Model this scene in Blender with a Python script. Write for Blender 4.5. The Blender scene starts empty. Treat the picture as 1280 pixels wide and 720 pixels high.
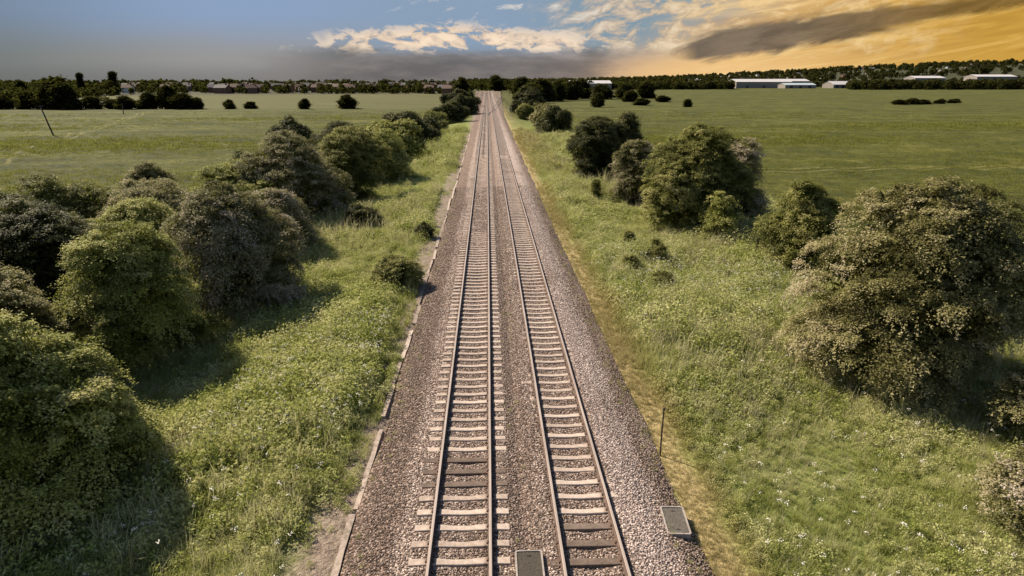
import bpy, math, random
import numpy as np
from mathutils import Vector, Matrix

R = math.radians
random.seed(7)
scene = bpy.context.scene
COL = bpy.data.collections.new("railway_scene")
scene.collection.children.link(COL)
PROTO = bpy.data.collections.new("unlinked_prototypes")      # never linked to the scene

# ------------------------------------------------------------------ node helpers
class S:
    """a node socket with arithmetic"""
    def __init__(self, nt, s): self.nt, self.s = nt, s
    def _op(self, op, *others):
        n = self.nt.nodes.new('ShaderNodeMath'); n.operation = op
        for i, o in enumerate((self,) + others):
            if isinstance(o, S): self.nt.links.new(o.s, n.inputs[i])
            else: n.inputs[i].default_value = o
        return S(self.nt, n.outputs[0])
    def __add__(self, o): return self._op('ADD', o)
    __radd__ = __add__
    def __sub__(self, o): return self._op('SUBTRACT', o)
    def __rsub__(self, o): return (self * -1.0) + o
    def __mul__(self, o): return self._op('MULTIPLY', o)
    __rmul__ = __mul__
    def __truediv__(self, o): return self._op('DIVIDE', o)
    def max(self, o): return self._op('MAXIMUM', o)
    def min(self, o): return self._op('MINIMUM', o)
    def abs(self): return self._op('ABSOLUTE')
    def pow(self, o): return self._op('POWER', o)
    def step(self, a, b, lo=0.0, hi=1.0):
        """smooth step from lo at a to hi at b"""
        n = self.nt.nodes.new('ShaderNodeMapRange'); n.interpolation_type = 'SMOOTHSTEP'
        if a > b: a, b, lo, hi = b, a, hi, lo
        self.nt.links.new(self.s, n.inputs[0])
        for i, v in enumerate((a, b, lo, hi)): n.inputs[i + 1].default_value = v
        return S(self.nt, n.outputs[0])

def lin(c):
    """sRGB 0-255 to linear"""
    return tuple(((v / 255) / 12.92 if v / 255 < .04045 else ((v / 255 + .055) / 1.055) ** 2.4) for v in c)

def mixc(nt, fac, a, b):
    n = nt.nodes.new('ShaderNodeMix'); n.data_type = 'RGBA'
    for sock, v in ((n.inputs[0], fac), (n.inputs[6], a), (n.inputs[7], b)):
        if isinstance(v, S): nt.links.new(v.s, sock)
        elif isinstance(v, (int, float)): sock.default_value = v
        else: sock.default_value = (*v[:3], 1)
    return S(nt, n.outputs[2])

def noise(nt, vec, scale=1.0, detail=4.0, rough=.55, dist=0.0):
    n = nt.nodes.new('ShaderNodeTexNoise')
    n.inputs['Scale'].default_value = scale; n.inputs['Detail'].default_value = detail
    n.inputs['Roughness'].default_value = rough; n.inputs['Distortion'].default_value = dist
    if vec is not None: nt.links.new(vec.s, n.inputs['Vector'])
    return S(nt, n.outputs['Fac'])

def voronoi(nt, vec, scale, out='Distance', rand=1.0):
    n = nt.nodes.new('ShaderNodeTexVoronoi'); n.inputs['Scale'].default_value = scale
    n.inputs['Randomness'].default_value = rand
    if vec is not None: nt.links.new(vec.s, n.inputs['Vector'])
    return S(nt, n.outputs[out])

def combine(nt, x, y, z):
    n = nt.nodes.new('ShaderNodeCombineXYZ')
    for i, v in enumerate((x, y, z)):
        if isinstance(v, S): nt.links.new(v.s, n.inputs[i])
        else: n.inputs[i].default_value = v
    return S(nt, n.outputs[0])

def position(nt):
    g = nt.nodes.new('ShaderNodeNewGeometry')
    s = nt.nodes.new('ShaderNodeSeparateXYZ'); nt.links.new(g.outputs['Position'], s.inputs[0])
    return S(nt, g.outputs['Position']), S(nt, s.outputs[0]), S(nt, s.outputs[1]), S(nt, s.outputs[2])

def obj_coord(nt):
    t = nt.nodes.new('ShaderNodeTexCoord'); return S(nt, t.outputs['Object'])

def obj_random(nt):
    t = nt.nodes.new('ShaderNodeObjectInfo'); return S(nt, t.outputs['Random'])

def attr(nt, name):
    t = nt.nodes.new('ShaderNodeAttribute'); t.attribute_name = name; return S(nt, t.outputs['Fac'])

def ramp(nt, fac, stops):
    n = nt.nodes.new('ShaderNodeValToRGB'); e = n.color_ramp.elements
    while len(e) < len(stops): e.new(0.5)
    for el, (p, c) in zip(e, stops): el.position = p; el.color = (*c, 1)
    nt.links.new(fac.s, n.inputs[0]); return S(nt, n.outputs[0])

def material(name, rough=.8, spec=.3):
    m = bpy.data.materials.new(name); m.use_nodes = True
    nt = m.node_tree; b = nt.nodes['Principled BSDF']
    b.inputs['Roughness'].default_value = rough; b.inputs['Specular IOR Level'].default_value = spec
    return m, nt, b

def setc(nt, b, c):
    if isinstance(c, S): nt.links.new(c.s, b.inputs['Base Color'])
    else: b.inputs['Base Color'].default_value = (*c, 1)

def bump(nt, b, h, strength=.6, dist=.05):
    n = nt.nodes.new('ShaderNodeBump'); n.inputs['Strength'].default_value = strength
    n.inputs['Distance'].default_value = dist
    nt.links.new(h.s, n.inputs['Height']); nt.links.new(n.outputs[0], b.inputs['Normal'])

# ------------------------------------------------------------------ object helpers
def mesh(name, V, F, mats, smooth=False, tint=None, midx=None):
    """V (n,3); F (m,k) array or list of arrays / lists"""
    me = bpy.data.meshes.new(name)
    V = np.asarray(V, np.float32)
    if isinstance(F, np.ndarray):
        me.vertices.add(len(V)); me.vertices.foreach_set('co', V.ravel())
        k = F.shape[1]
        me.loops.add(F.size); me.loops.foreach_set('vertex_index', F.astype(np.int32).ravel())
        me.polygons.add(len(F))
        me.polygons.foreach_set('loop_start', np.arange(0, F.size, k, dtype=np.int32))
        me.update(calc_edges=True)
    else:
        me.from_pydata([tuple(v) for v in V], [], [tuple(f) for f in F])
    for m in (mats if isinstance(mats, (list, tuple)) else [mats]): me.materials.append(m)
    if tint is not None:
        a = me.attributes.new('tint', 'FLOAT', 'POINT'); a.data.foreach_set('value', np.asarray(tint, np.float32))
    if midx is not None: me.polygons.foreach_set('material_index', np.asarray(midx, np.int32))
    if smooth: me.polygons.foreach_set('use_smooth', np.ones(len(me.polygons), bool))
    me.update()
    return me

def link(name, data, parent=None, loc=(0, 0, 0), rotz=0.0):
    o = bpy.data.objects.new(name, data); COL.objects.link(o)
    o.location = loc; o.rotation_euler = (0, 0, rotz)
    if parent is not None: o.parent = parent
    return o

def tag(o, label=None, cat=None, group=None, kind=None):
    if label: o['label'] = label
    if cat: o['category'] = cat
    if group: o['group'] = group
    if kind: o['kind'] = kind
    return o

def thing(name, label, cat, loc, rotz=0.0, group=None):
    return tag(link(name, None, None, loc, rotz), label, cat, group)

def copy_tree(o):
    c = o.copy(); COL.objects.link(c)
    for ch in o.children:
        d = ch.copy(); COL.objects.link(d); d.parent = c
    return c

class MB:
    """collects boxes, prisms and tubes into one mesh"""
    def __init__(self): self.V, self.F, self.M = [], [], []
    def add(self, v, f, m=0):
        k = len(self.V); self.V += [tuple(p) for p in v]
        self.F += [tuple(i + k for i in q) for q in f]; self.M += [m] * len(f)
    def box(self, c, s, rot=None, ch=0.0, m=0):
        """box with chamfered top edges"""
        x, y, z = (a / 2 for a in s)
        pts = [(-x, -y, -z), (x, -y, -z), (x, y, -z), (-x, y, -z)]
        if ch: pts += [(-x, -y, z - ch), (x, -y, z - ch), (x, y, z - ch), (-x, y, z - ch)]
        pts += [(-x + ch, -y + ch, z), (x - ch, -y + ch, z), (x - ch, y - ch, z), (-x + ch, y - ch, z)]
        f = [(3, 2, 1, 0)]
        for l in range(2 if ch else 1):
            for i in range(4): f.append((l * 4 + i, l * 4 + (i + 1) % 4, l * 4 + 4 + (i + 1) % 4, l * 4 + 4 + i))
        t = 8 if ch else 4
        f.append((t, t + 1, t + 2, t + 3))
        P = [Vector(p) for p in pts]
        if rot is not None: P = [rot @ p for p in P]
        self.add([p + Vector(c) for p in P], f, m)
    def tube(self, pts, radii, n=7, m=0):
        v, f = [], []
        for i, p in enumerate(pts):
            p = Vector(p); a = Vector(pts[max(i - 1, 0)]); b = Vector(pts[min(i + 1, len(pts) - 1)])
            d = (b - a).normalized()
            u = d.cross(Vector((0.31, 0.9, 0.2))).normalized(); w = d.cross(u)
            for k in range(n):
                t = 2 * math.pi * k / n
                v.append(p + (u * math.cos(t) + w * math.sin(t)) * radii[i])
        for i in range(len(pts) - 1):
            for k in range(n):
                f.append((i * n + k, i * n + (k + 1) % n, (i + 1) * n + (k + 1) % n, (i + 1) * n + k))
        f.append(tuple(range(n - 1, -1, -1))); f.append(tuple((len(pts) - 1) * n + k for k in range(n)))
        self.add(v, f, m)
    def data(self, name, mats, smooth=False): return mesh(name, self.V, self.F, mats, smooth, None, self.M)
    def build(self, name, mats, parent=None, loc=(0, 0, 0), rotz=0.0, smooth=False):
        return link(name, self.data(name, mats, smooth), parent, loc, rotz)

# ------------------------------------------------------------------ terrain
def sst(a, b, x):
    t = np.clip((x - a) / (b - a), 0, 1); return t * t * (3 - 2 * t)

_rg = np.random.default_rng(3)
_waves = [(_rg.uniform(-1, 1, 2), _rg.uniform(0, 6.28)) for _ in range(10)]
def wob(x, y, scale):
    """cheap smooth noise in about -1..1"""
    s = 0
    for (k, p) in _waves: s = s + np.sin((k[0] * x + k[1] * y) / scale + p)
    return s / 4.0

def ground_z(x, y):
    x = np.asarray(x, float); y = np.asarray(y, float)
    z = np.full(np.broadcast(x, y).shape, -0.55) + 0 * x
    z = z - 0.75 * sst(6, 14, -x) - 0.95 * sst(6.2, 15, x)
    verge = sst(4.6, 7, -x) + sst(6.2, 9, x)
    near = 1 - sst(150, 500, np.hypot(x, y))
    z = z + verge * near * (0.16 * wob(x, y, 1.3) + 0.22 * wob(y, x, 4.0))
    z = z + 0.14 * sst(3.6, 3.9, -x) * (1 - sst(5, 8, -x))
    r = np.hypot(x, y); u = x / np.maximum(np.abs(y), 1)
    z = z + 3.6 * sst(420, 1050, r) + (6 + 52 * sst(.02, .8, u)) * sst(1150, 2500, r)
    z = z + sst(250, 700, np.abs(x)) * (1 - sst(900, 1500, r)) * 0.8 * wob(x, y, 90)
    return z

def axis(parts):
    a = []
    for lo, hi, n in parts: a += list(np.linspace(lo, hi, n, endpoint=False))
    return np.array(a + [parts[-1][1]])

gx = axis([(-6000, -600, 36), (-600, -120, 40), (-120, -30, 45), (-30, -3.2, 90), (-3.2, 5.2, 8), (5.2, 32, 90), (32, 120, 45), (120, 600, 40), (600, 6000, 36)])
gy = axis([(-400, -20, 20), (-20, 60, 200), (60, 160, 100), (160, 500, 70), (500, 3000, 90), (3000, 9000, 30)])
GX, GY = np.meshgrid(gx, gy)
GZ = ground_z(GX, GY)
nx, ny = len(gx), len(gy)
ii = (np.arange(ny - 1)[:, None] * nx + np.arange(nx - 1)[None, :]).ravel()
GF = np.stack([ii, ii + 1, ii + nx + 1, ii + nx], 1)

def mat_ground():
    m, nt, b = material('meadow_and_verge', .95, .15)
    P, X, Y, Z = position(nt)
    n1 = noise(nt, P, .9, 6, .65); n2 = noise(nt, P, .11, 4, .6); n3 = noise(nt, P, 6.0, 4, .7)
    n4 = noise(nt, combine(nt, X * .02 + Y * .006, Y * .11, 0.0), 1.0, 7, .68)
    field = ramp(nt, n2 * .3 + n1 * .3 + n4 * .4, [(.38, (.024, .028, .005)), (.5, (.058, .061, .010)), (.60, (.115, .108, .022))])
    far = ramp(nt, n4, [(.3, (.062, .062, .017)), (.7, (.105, .098, .034))])
    c = mixc(nt, Y.step(300, 345) * X.step(-10, -20), field, far)
    verge = ramp(nt, n1 * .5 + n3 * .5, [(.3, (.09, .095, .026)), (.55, (.19, .215, .056)), (.72, (.32, .31, .12))])
    edge = n2 * 3.0 - 1.5
    c = mixc(nt, (X + edge).step(24, 17) * (X - edge).step(-24, -16) * Y.step(260, 180), c, verge)
    # strip of dry yellow grass beside the ballast
    dry = ramp(nt, n3, [(.3, (.15, .115, .048)), (.55, (.33, .25, .115)), (.72, (.48, .385, .21))])
    wob_ = (noise(nt, combine(nt, 0.0, Y, 0.0), .25, 3, .6) - .5) * 1.3
    c = mixc(nt, (X + wob_).step(5.1, 5.5) * (X + wob_).step(6.9, 5.9), c, dry)
    c = mixc(nt, X.step(12, 6) * X.step(4, 6) * Y.step(70, 150) * n1.step(.42, .6) * .8, c, dry)
    # bare pale soil beside the concrete edging
    side = X.step(-3.2, -3.6)
    soil = ramp(nt, n3, [(.3, (.12, .088, .066)), (.7, (.33, .26, .20))])
    c = mixc(nt, side * X.step(-5.8, -4.4) * n2.step(.28, .42) * n1.step(.30, .45), c, soil)
    # rough woodland and gardens far off
    far_d = (X * X + Y * Y).pow(.5)
    c = mixc(nt, far_d.step(1150, 1400) * X.step(0, 50), c, mixc(nt, n4, (.030, .034, .014), (.06, .055, .026)))
    c = mixc(nt, far_d.step(620, 700) * X.step(0, -40), c, mixc(nt, n4, (.035, .036, .016), (.07, .06, .03)))
    ln_ = Y - X * .10 + (n2 - .5) * 4.0
    trk = (ln_ - 92.0).abs().step(.55, .2).max((ln_ - 94.6).abs().step(.55, .2)) * X.step(20, 30)
    ln2 = X + Y * .35 + (n2 - .5) * 5.0
    trk = trk.max(((ln2 + 42.0).abs().step(.5, .2).max((ln2 + 39.8).abs().step(.5, .2))) * X.step(-20, -30) * Y.step(320, 290))
    c = mixc(nt, trk * .6, c, (.19, .165, .06))
    setc(nt, b, c); bump(nt, b, n1 * .6 + n3 * .4, .9, .35)
    return m
tag(link('ground', mesh('ground', np.stack([GX, GY, GZ], -1).reshape(-1, 3), GF, mat_ground(), True)), kind='structure')

# ------------------------------------------------------------------ ballast
LT, RT = -0.78, 2.49            # track centre lines; rail tops at z = 0
G = 0.752                        # half distance between rail centres
def width_grow(y): return 0.5 * sst(60, 240, y) + .0165 * np.maximum(np.asarray(y, float) - 240, 0)
def far_lift(x, y): return 3.6 * sst(420, 1050, np.hypot(x, y))

bp = [(-3.72, -.62), (-3.68, -.385), (-3.1, -.30), (-2.35, -.235), (-2.05, -.205), (-1.53, -.20), (-.78, -.25), (-.03, -.20), (.5, -.20), (.85, -.27),
      (1.1, -.19), (1.42, -.152), (1.74, -.185), (2.49, -.255), (3.24, -.185), (3.56, -.148), (4.1, -.165), (4.6, -.28), (5.1, -.42), (5.42, -.52), (5.62, -.75)]
bx0 = np.array([p[0] for p in bp]); bz0 = np.array([p[1] for p in bp])
bxs = np.concatenate([np.linspace(bx0[i], bx0[i + 1], 4, endpoint=False) for i in range(len(bx0) - 1)] + [[bx0[-1]]])
bys = axis([(-8, 60, 340), (60, 140, 130), (140, 400, 60), (400, 725, 50)])
BX, BY = np.meshgrid(bxs, bys)
def ballast_z(x, y):
    z = np.interp(x, bx0, bz0) + 0.012 * wob(x * 1.0, y, .35) + 0.010 * wob(y, x, .9)
    left_cover = sst(40, 52, y) * (np.abs(x - LT) < .7) * 0.045 + sst(44, 60, y) * (np.abs(x - RT) < .7) * .01
    return z + left_cover
BZ = ballast_z(BX, BY) + far_lift(BX, BY)
BX = BX + np.sign(BX - .85) * width_grow(BY) * np.clip((np.abs(BX - .85) - 2.5) / 2, 0, 1) + (np.abs(BX - .85) > 4.2) * (.10 * wob(BY, BX * 0, 1.1))
nbx, nby = len(bxs), len(bys)
ii = (np.arange(nby - 1)[:, None] * nbx + np.arange(nbx - 1)[None, :]).ravel()
BF = np.stack([ii, ii + 1, ii + nbx + 1, ii + nbx], 1)

def stone_colour(nt, X, Y, P, rnd):
    base = ramp(nt, rnd, [(.0, (.09, .063, .048)), (.35, (.25, .178, .14)), (.7, (.38, .29, .24)), (1., (.58, .48, .41))])
    fresh = ramp(nt, rnd, [(.0, (.15, .112, .094)), (.5, (.37, .285, .245)), (1., (.58, .475, .42))])
    dark = ramp(nt, rnd, [(.0, (.05, .033, .023)), (.5, (.145, .096, .07)), (1., (.29, .21, .165))])
    w = (noise(nt, combine(nt, X * 1.5, Y * .35, 0.0), 1.0, 4, .6) - .5) * 1.0
    Xw = X + w * .7
    big = noise(nt, combine(nt, X * .5, Y * .12, 3.0), 1.0, 3, .6)
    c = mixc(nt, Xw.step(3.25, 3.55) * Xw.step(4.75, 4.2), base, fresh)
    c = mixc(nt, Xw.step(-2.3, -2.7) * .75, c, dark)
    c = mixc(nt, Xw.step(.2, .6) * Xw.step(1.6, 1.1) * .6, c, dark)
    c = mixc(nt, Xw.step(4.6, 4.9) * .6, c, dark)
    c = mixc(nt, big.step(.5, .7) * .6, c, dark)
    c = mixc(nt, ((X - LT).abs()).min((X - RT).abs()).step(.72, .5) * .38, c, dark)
    c = mixc(nt, Y.step(90, 240) * .55, c, (.15, .105, .083))
    # rust and oil close to the rails
    d = ((X - (LT - G)).abs()).min((X - (LT + G)).abs()).min((X - (RT - G)).abs()).min((X - (RT + G)).abs())
    c = mixc(nt, (d + w * .1).step(.22, .07) * .55, c, (.075, .045, .032))
    return c

def mat_ballast():
    m, nt, b = material('ballast_chippings', .95, .15)
    P, X, Y, Z = position(nt)
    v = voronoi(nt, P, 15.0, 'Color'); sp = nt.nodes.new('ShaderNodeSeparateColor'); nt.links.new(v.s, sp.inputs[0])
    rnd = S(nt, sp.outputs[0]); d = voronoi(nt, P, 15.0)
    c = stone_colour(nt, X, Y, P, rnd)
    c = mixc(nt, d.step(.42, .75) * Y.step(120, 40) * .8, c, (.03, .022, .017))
    mossy = noise(nt, P, .5, 4, .6)
    c = mixc(nt, X.step(4.9, 5.5) * mossy.step(.45, .6) * .8, c, (.075, .075, .028))
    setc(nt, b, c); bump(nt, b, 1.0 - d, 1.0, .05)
    return m
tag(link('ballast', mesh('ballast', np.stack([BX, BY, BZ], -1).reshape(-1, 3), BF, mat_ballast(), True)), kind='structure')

# ------------------------------------------------------------------ scattering (stuff only)
def scatter(name, pts, rotz, scale, idx, protos, rots=None):
    """one stuff object: prototype meshes instanced on points"""
    pc = bpy.data.collections.new(name + '_prototypes')
    for k, (me) in enumerate(protos):
        po = bpy.data.objects.new('%s_prototype_%02d' % (name, k), me); pc.objects.link(po)
    me = bpy.data.meshes.new(name); n = len(pts)
    me.vertices.add(n); me.vertices.foreach_set('co', np.asarray(pts, np.float32).ravel())
    r = np.zeros((n, 3), np.float32) if rots is None else np.asarray(rots, np.float32).copy()
    r[:, 2] = rotz
    a = me.attributes.new('rot', 'FLOAT_VECTOR', 'POINT'); a.data.foreach_set('vector', r.ravel())
    a = me.attributes.new('scl', 'FLOAT', 'POINT'); a.data.foreach_set('value', np.asarray(scale, np.float32))
    a = me.attributes.new('idx', 'INT', 'POINT'); a.data.foreach_set('value', np.asarray(idx, np.int32))
    o = link(name, me); tag(o, kind='stuff')
    ng = bpy.data.node_groups.new(name + '_scatter', 'GeometryNodeTree')
    ng.interface.new_socket('Geometry', in_out='INPUT', socket_type='NodeSocketGeometry')
    ng.interface.new_socket('Geometry', in_out='OUTPUT', socket_type='NodeSocketGeometry')
    N = ng.nodes; gi = N.new('NodeGroupInput'); go = N.new('NodeGroupOutput')
    ip = N.new('GeometryNodeInstanceOnPoints'); ci = N.new('GeometryNodeCollectionInfo')
    ci.inputs['Collection'].default_value = pc
    ci.inputs['Separate Children'].default_value = True; ci.inputs['Reset Children'].default_value = True
    def named(nm, t):
        q = N.new('GeometryNodeInputNamedAttribute'); q.data_type = t; q.inputs['Name'].default_value = nm; return q.outputs['Attribute']
    m2p = N.new('GeometryNodeMeshToPoints')
    L = ng.links
    L.new(gi.outputs[0], m2p.inputs['Mesh']); L.new(m2p.outputs[0], ip.inputs['Points'])
    L.new(ci.outputs[0], ip.inputs['Instance']); ip.inputs['Pick Instance'].default_value = True
    L.new(named('idx', 'INT'), ip.inputs['Instance Index'])
    e2r = N.new('FunctionNodeEulerToRotation'); L.new(named('rot', 'FLOAT_VECTOR'), e2r.inputs[0]); L.new(e2r.outputs[0], ip.inputs['Rotation'])
    L.new(named('scl', 'FLOAT'), ip.inputs['Scale'])
    L.new(ip.outputs[0], go.inputs[0])
    md = o.modifiers.new('scatter', 'NODES'); md.node_group = ng
    return o

# stones
def mat_stone():
    m, nt, b = material('chipping_stone', .9, .2)
    P, X, Y, Z = position(nt)
    setc(nt, b, stone_colour(nt, X, Y, P, obj_random(nt)))
    return m
MS = mat_stone()
rg = np.random.default_rng(11)
def rock(k):
    g = np.random.default_rng(100 + k)
    v = []; ph = (1 + 5 ** .5) / 2
    for a in (-1, 1):
        for c in (-ph, ph): v += [(0, a, c), (a, c, 0), (c, 0, a)]
    v = np.array(v, float); v /= np.linalg.norm(v[0])
    import itertools
    f = []
    for t in itertools.combinations(range(12), 3):
        d = [np.linalg.norm(v[t[i]] - v[t[(i + 1) % 3]]) for i in range(3)]
        if max(d) < 1.2:
            n = np.cross(v[t[1]] - v[t[0]], v[t[2]] - v[t[0]])
            f.append(t if np.dot(n, v[t[0]]) > 0 else (t[0], t[2], t[1]))
    v = v * g.uniform(.65, 1.15, (12, 1)) * np.array([1.15, .85, .7]) * .5
    return mesh('stone', v, np.array(f), MS)
def near_pts(n, x0, x1, y0, y1, power=1.0):
    """random points, denser towards the near end"""
    x = rg.uniform(x0, x1, n); t = rg.uniform(0, 1, n) ** power
    return x, y0 + (y1 - y0) * t
sx1, sy1 = near_pts(62000, -3.62, 5.5, 9, 32, 1.15)
sx2, sy2 = near_pts(34000, -3.62, 5.6, 32, 75, 1.3)
sx = np.concatenate([sx1, sx2]); sy = np.concatenate([sy1, sy2])
onr = np.zeros(len(sx), bool)
for c in (LT - G, LT + G, RT - G, RT + G): onr |= np.abs(sx - c) < .075
# the sleepers' row positions; stones keep mostly off their tops
SLS, SRS, SL0, SR0 = .655, .68, 9.7, 9.42
kl = np.abs(((sy - SL0) / SLS + .5) % 1 - .5) * SLS; kr = np.abs(((sy - SR0) / SRS + .5) % 1 - .5) * SRS
on_l = (np.abs(sx - LT) < 1.28) & (kl < .17) & (rg.random(len(sx)) > np.where(sy > 38, sst(38, 55, sy), .02))
on_r = (np.abs(sx - RT) < .78) & (kr < .17) & (rg.random(len(sx)) > .02 + .3 * sst(45, 70, sy))
keep = ~(onr | on_l | on_r)
sx, sy = sx[keep], sy[keep]
ss = np.where(sy < 32, .045, .06) * rg.uniform(.7, 1.5, len(sx))
sz = ballast_z(sx, sy) + ss * .12
scatter('ballast_gravel', np.stack([sx, sy, sz], 1), rg.uniform(0, 6.28, len(sx)), ss, rg.integers(0, 8, len(sx)), [rock(k) for k in range(8)], rg.uniform(-.5, .5, (len(sx), 3)))

# ------------------------------------------------------------------ rails
def mat_rail():
    m, nt, b = material('rusty_rail_web', .75, .35)
    P, X, Y, Z = position(nt)
    n = noise(nt, P, 6, 4, .6)
    setc(nt, b, ramp(nt, n, [(.3, (.050, .028, .018)), (.7, (.125, .075, .05))])); return m
def mat_railtop():
    m, nt, b = material('worn_rail_head', .5, .35)
    P, X, Y, Z = position(nt)
    n = noise(nt, combine(nt, X * 20, Y * .4, 0.0), 1.0, 3, .6)
    b.inputs['Metallic'].default_value = .25
    setc(nt, b, ramp(nt, n, [(.3, (.29, .225, .185)), (.7, (.45, .37, .32))])); return m
MR, MRT = mat_rail(), mat_railtop()
prof = [(-.07, -.159), (.07, -.159), (.07, -.148), (.014, -.128), (.012, -.048), (.036, -.034), (.036, -.007), (.029, 0), (-.029, 0), (-.036, -.007), (-.036, -.034), (-.012, -.048), (-.014, -.128), (-.07, -.148)]
def rail(path, label, group):
    """path: list of (x, y)"""
    n = len(prof); V, F, M = [], [], []
    for (x, y) in path:
        z = float(far_lift(x, y)); 
        V += [(x + a, y, z + c) for a, c in prof]
    for i in range(len(path) - 1):
        for k in range(n):
            F.append((i * n + k, i * n + (k + 1) % n, (i + 1) * n + (k + 1) % n, (i + 1) * n + k)); M.append(1 if k in (6, 7, 8) else 0)
    F.append(tuple(range(n - 1, -1, -1))); M.append(0); F.append(tuple((len(path) - 1) * n + k for k in range(n))); M.append(0)
    return tag(link('rail', mesh('rail', V, F, [MR, MRT], False, None, M)), label, 'rail', group)
ys = list(np.arange(5, 420, 5.)) + list(np.arange(420, 721, 20.))
gr = 'running rails of the two tracks'
def curve(x0): return [(x0 + (.012 * float(wob(y, 0 * y, 9.))), y) for y in ys]
rail(curve(LT - G), 'outer rail of the track with sleeper ends showing, nearest the concrete edging', gr)
rail(curve(LT + G), 'inner rail of the track with sleeper ends showing, beside the middle gravel strip', gr)
rail(curve(RT - G), 'rail between the middle gravel strip and the track with buried sleeper ends', gr)
rail(curve(RT + G), 'outer rail of the track beside the pale pink gravel and yellow grass', gr)
for side, base in ((-1, LT), (1, RT)):
    for s in (-1, 1):
        for reach, y0 in ((4.0, 270), (8.2, 380)):
            p = [(base + side * ((4.0 if reach > 5 else 0) + (reach - (4.0 if reach > 5 else 0)) * float(sst(y0, y0 + 140, y))) + s * G, y) for y in ys if y >= y0]
            rail(p, 'far-off siding rail branching out from the tracks near the horizon', 'distant siding rails')
p = [(LT + (RT - LT) * float(sst(235, 300, y)) + .72, y) for y in np.arange(235, 301, 5.)]
rail(p, 'short crossover rail slanting between the two tracks far away', 'distant siding rails')

# ------------------------------------------------------------------ sleepers
def mat_sleeper(name, stops):
    m, nt, b = material(name, .9, .2)
    P = obj_coord(nt); n = noise(nt, P, 9, 6, .65); r = obj_random(nt)
    g = nt.nodes.new('ShaderNodeSeparateXYZ'); nt.links.new(P.s, g.inputs[0])
    ax = S(nt, g.outputs[0]).abs()
    c = ramp(nt, n * .8 + r * .2, stops)
    c = mixc(nt, ((ax - G).abs() + n * .2 - .1).step(.20, .06) * .6, c, (.14, .085, .06))
    setc(nt, b, c); bump(nt, b, n, .4, .02); return m
MSP = mat_sleeper('pale_concrete', [(.25, (.22, .165, .13)), (.5, (.38, .30, .245)), (.72, (.49, .40, .335))])
MSD = mat_sleeper('dark_weathered_timber', [(.25, (.075, .052, .04)), (.5, (.13, .095, .073)), (.75, (.20, .155, .125))])
MCLIP, nt_, b_ = material('rusty_clip', .7, .4); setc(nt_, b_, (.09, .052, .036))
def sleeper_mesh(dark):
    """a beam dished in the middle, the cross-section a trapezoid"""
    V, F = [], []
    N = 17
    for i in range(N):
        x = -1.25 + 2.5 * i / (N - 1); a = abs(x)
        top = (-.162 if not dark else -.165) - (0 if dark else .036 * (1 - sst(.10, .66, a)) + .014 * sst(.95, 1.25, a))
        hw = .125 if dark else .10 + .022 * float(sst(.2, .6, a))
        for yy, zz in ((-hw - .03, -.38), (-hw, top - .012), (-hw + .012, top), (hw - .012, top), (hw, top - .012), (hw + .03, -.38)): V.append((x, yy, zz))
    for i in range(N - 1):
        for k in range(5): F.append((i * 6 + k, i * 6 + k + 1, i * 6 + k + 7, i * 6 + k + 6))
    F.append((0, 1, 2, 3, 4, 5)); q = (N - 1) * 6; F.append(tuple(q + k for k in (5, 4, 3, 2, 1, 0)))
    F = [f[::-1] for f in F]
    return mesh('sleeper', V, F, MSD if dark else MSP)
SM = {False: sleeper_mesh(False), True: sleeper_mesh(True)}
mb = MB()
mb.box((0, 0, -.14), (.06, .10, .035), None, .01)
CLIP = mb.data('rail_clip', MCLIP)
words_ = ['first', 'second', 'third', 'fourth', 'fifth', 'sixth', 'seventh', 'eighth', 'ninth', 'tenth', 'eleventh', 'twelfth', 'thirteenth', 'fourteenth', 'fifteenth', 'sixteenth']
def sleepers(cx, y0, sp, n, dark_at, trackname, kname):
    seen = {True: 0, False: 0}; first = {}
    for k in range(n):
        y = y0 + k * sp
        d = k in dark_at
        if y > 13.3 and k < 26 and seen[d] < 15:
            mat_ = 'dark timber-coloured' if d else 'pale concrete'
            lab = '%s %s sleeper from the bottom edge, on %s' % (words_[seen[d]], 'dark brown' if d else 'pale', trackname)
            grp = 'near sleepers of ' + trackname; seen[d] += 1
        else:
            lab = ('dark brown sleeper of %s, farther off' if d else 'pale concrete sleeper of %s, farther off along the line') % trackname
            grp = 'farther sleepers of ' + trackname
        o = tag(link('sleeper', SM[d], None, (cx + random.uniform(-.03, .03), y, random.uniform(-.006, .006)), random.uniform(-.012, .012)), lab, 'sleeper', grp)
        if y < 27:
            for s in (-1, 1):
                for q in (-.085, .085): link('rail_clip', CLIP, o, (s * G + cx - o.location.x + q, 0, 0))
sleepers(LT, SL0 + 5 * SLS, SLS, 140, {0, 6, 7, 8}, 'the edging side track', 'l')
sleepers(RT, SR0 + 5 * SRS, SRS, 140, {0, 1, 2, 3}, 'the pale gravel side track', 'r')
# the rest of the sleepers, too far to count
V, F = [], []
def far_beam(cx, y):
    k = len(V); z = float(far_lift(cx, y))
    for zz in (-.35, -.165):
        V.extend([(cx - 1.25, y - .12, zz + z), (cx + 1.25, y - .12, zz + z), (cx + 1.25, y + .12, zz + z), (cx - 1.25, y + .12, zz + z)])
    F.extend([(k + 4, k + 5, k + 6, k + 7), (k, k + 1, k + 5, k + 4), (k + 1, k + 2, k + 6, k + 5), (k + 2, k + 3, k + 7, k + 6), (k + 3, k, k + 4, k + 7)])
y = SL0 + 145 * SLS
while y < 700:
    far_beam(LT, y); far_beam(RT, y + .2); y += .66
    if y > 420:
        far_beam(LT - 4, y); far_beam(RT + 4, y)
tag(link('distant_sleepers', mesh('distant_sleepers', V, F, MSP)), kind='stuff')

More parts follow.
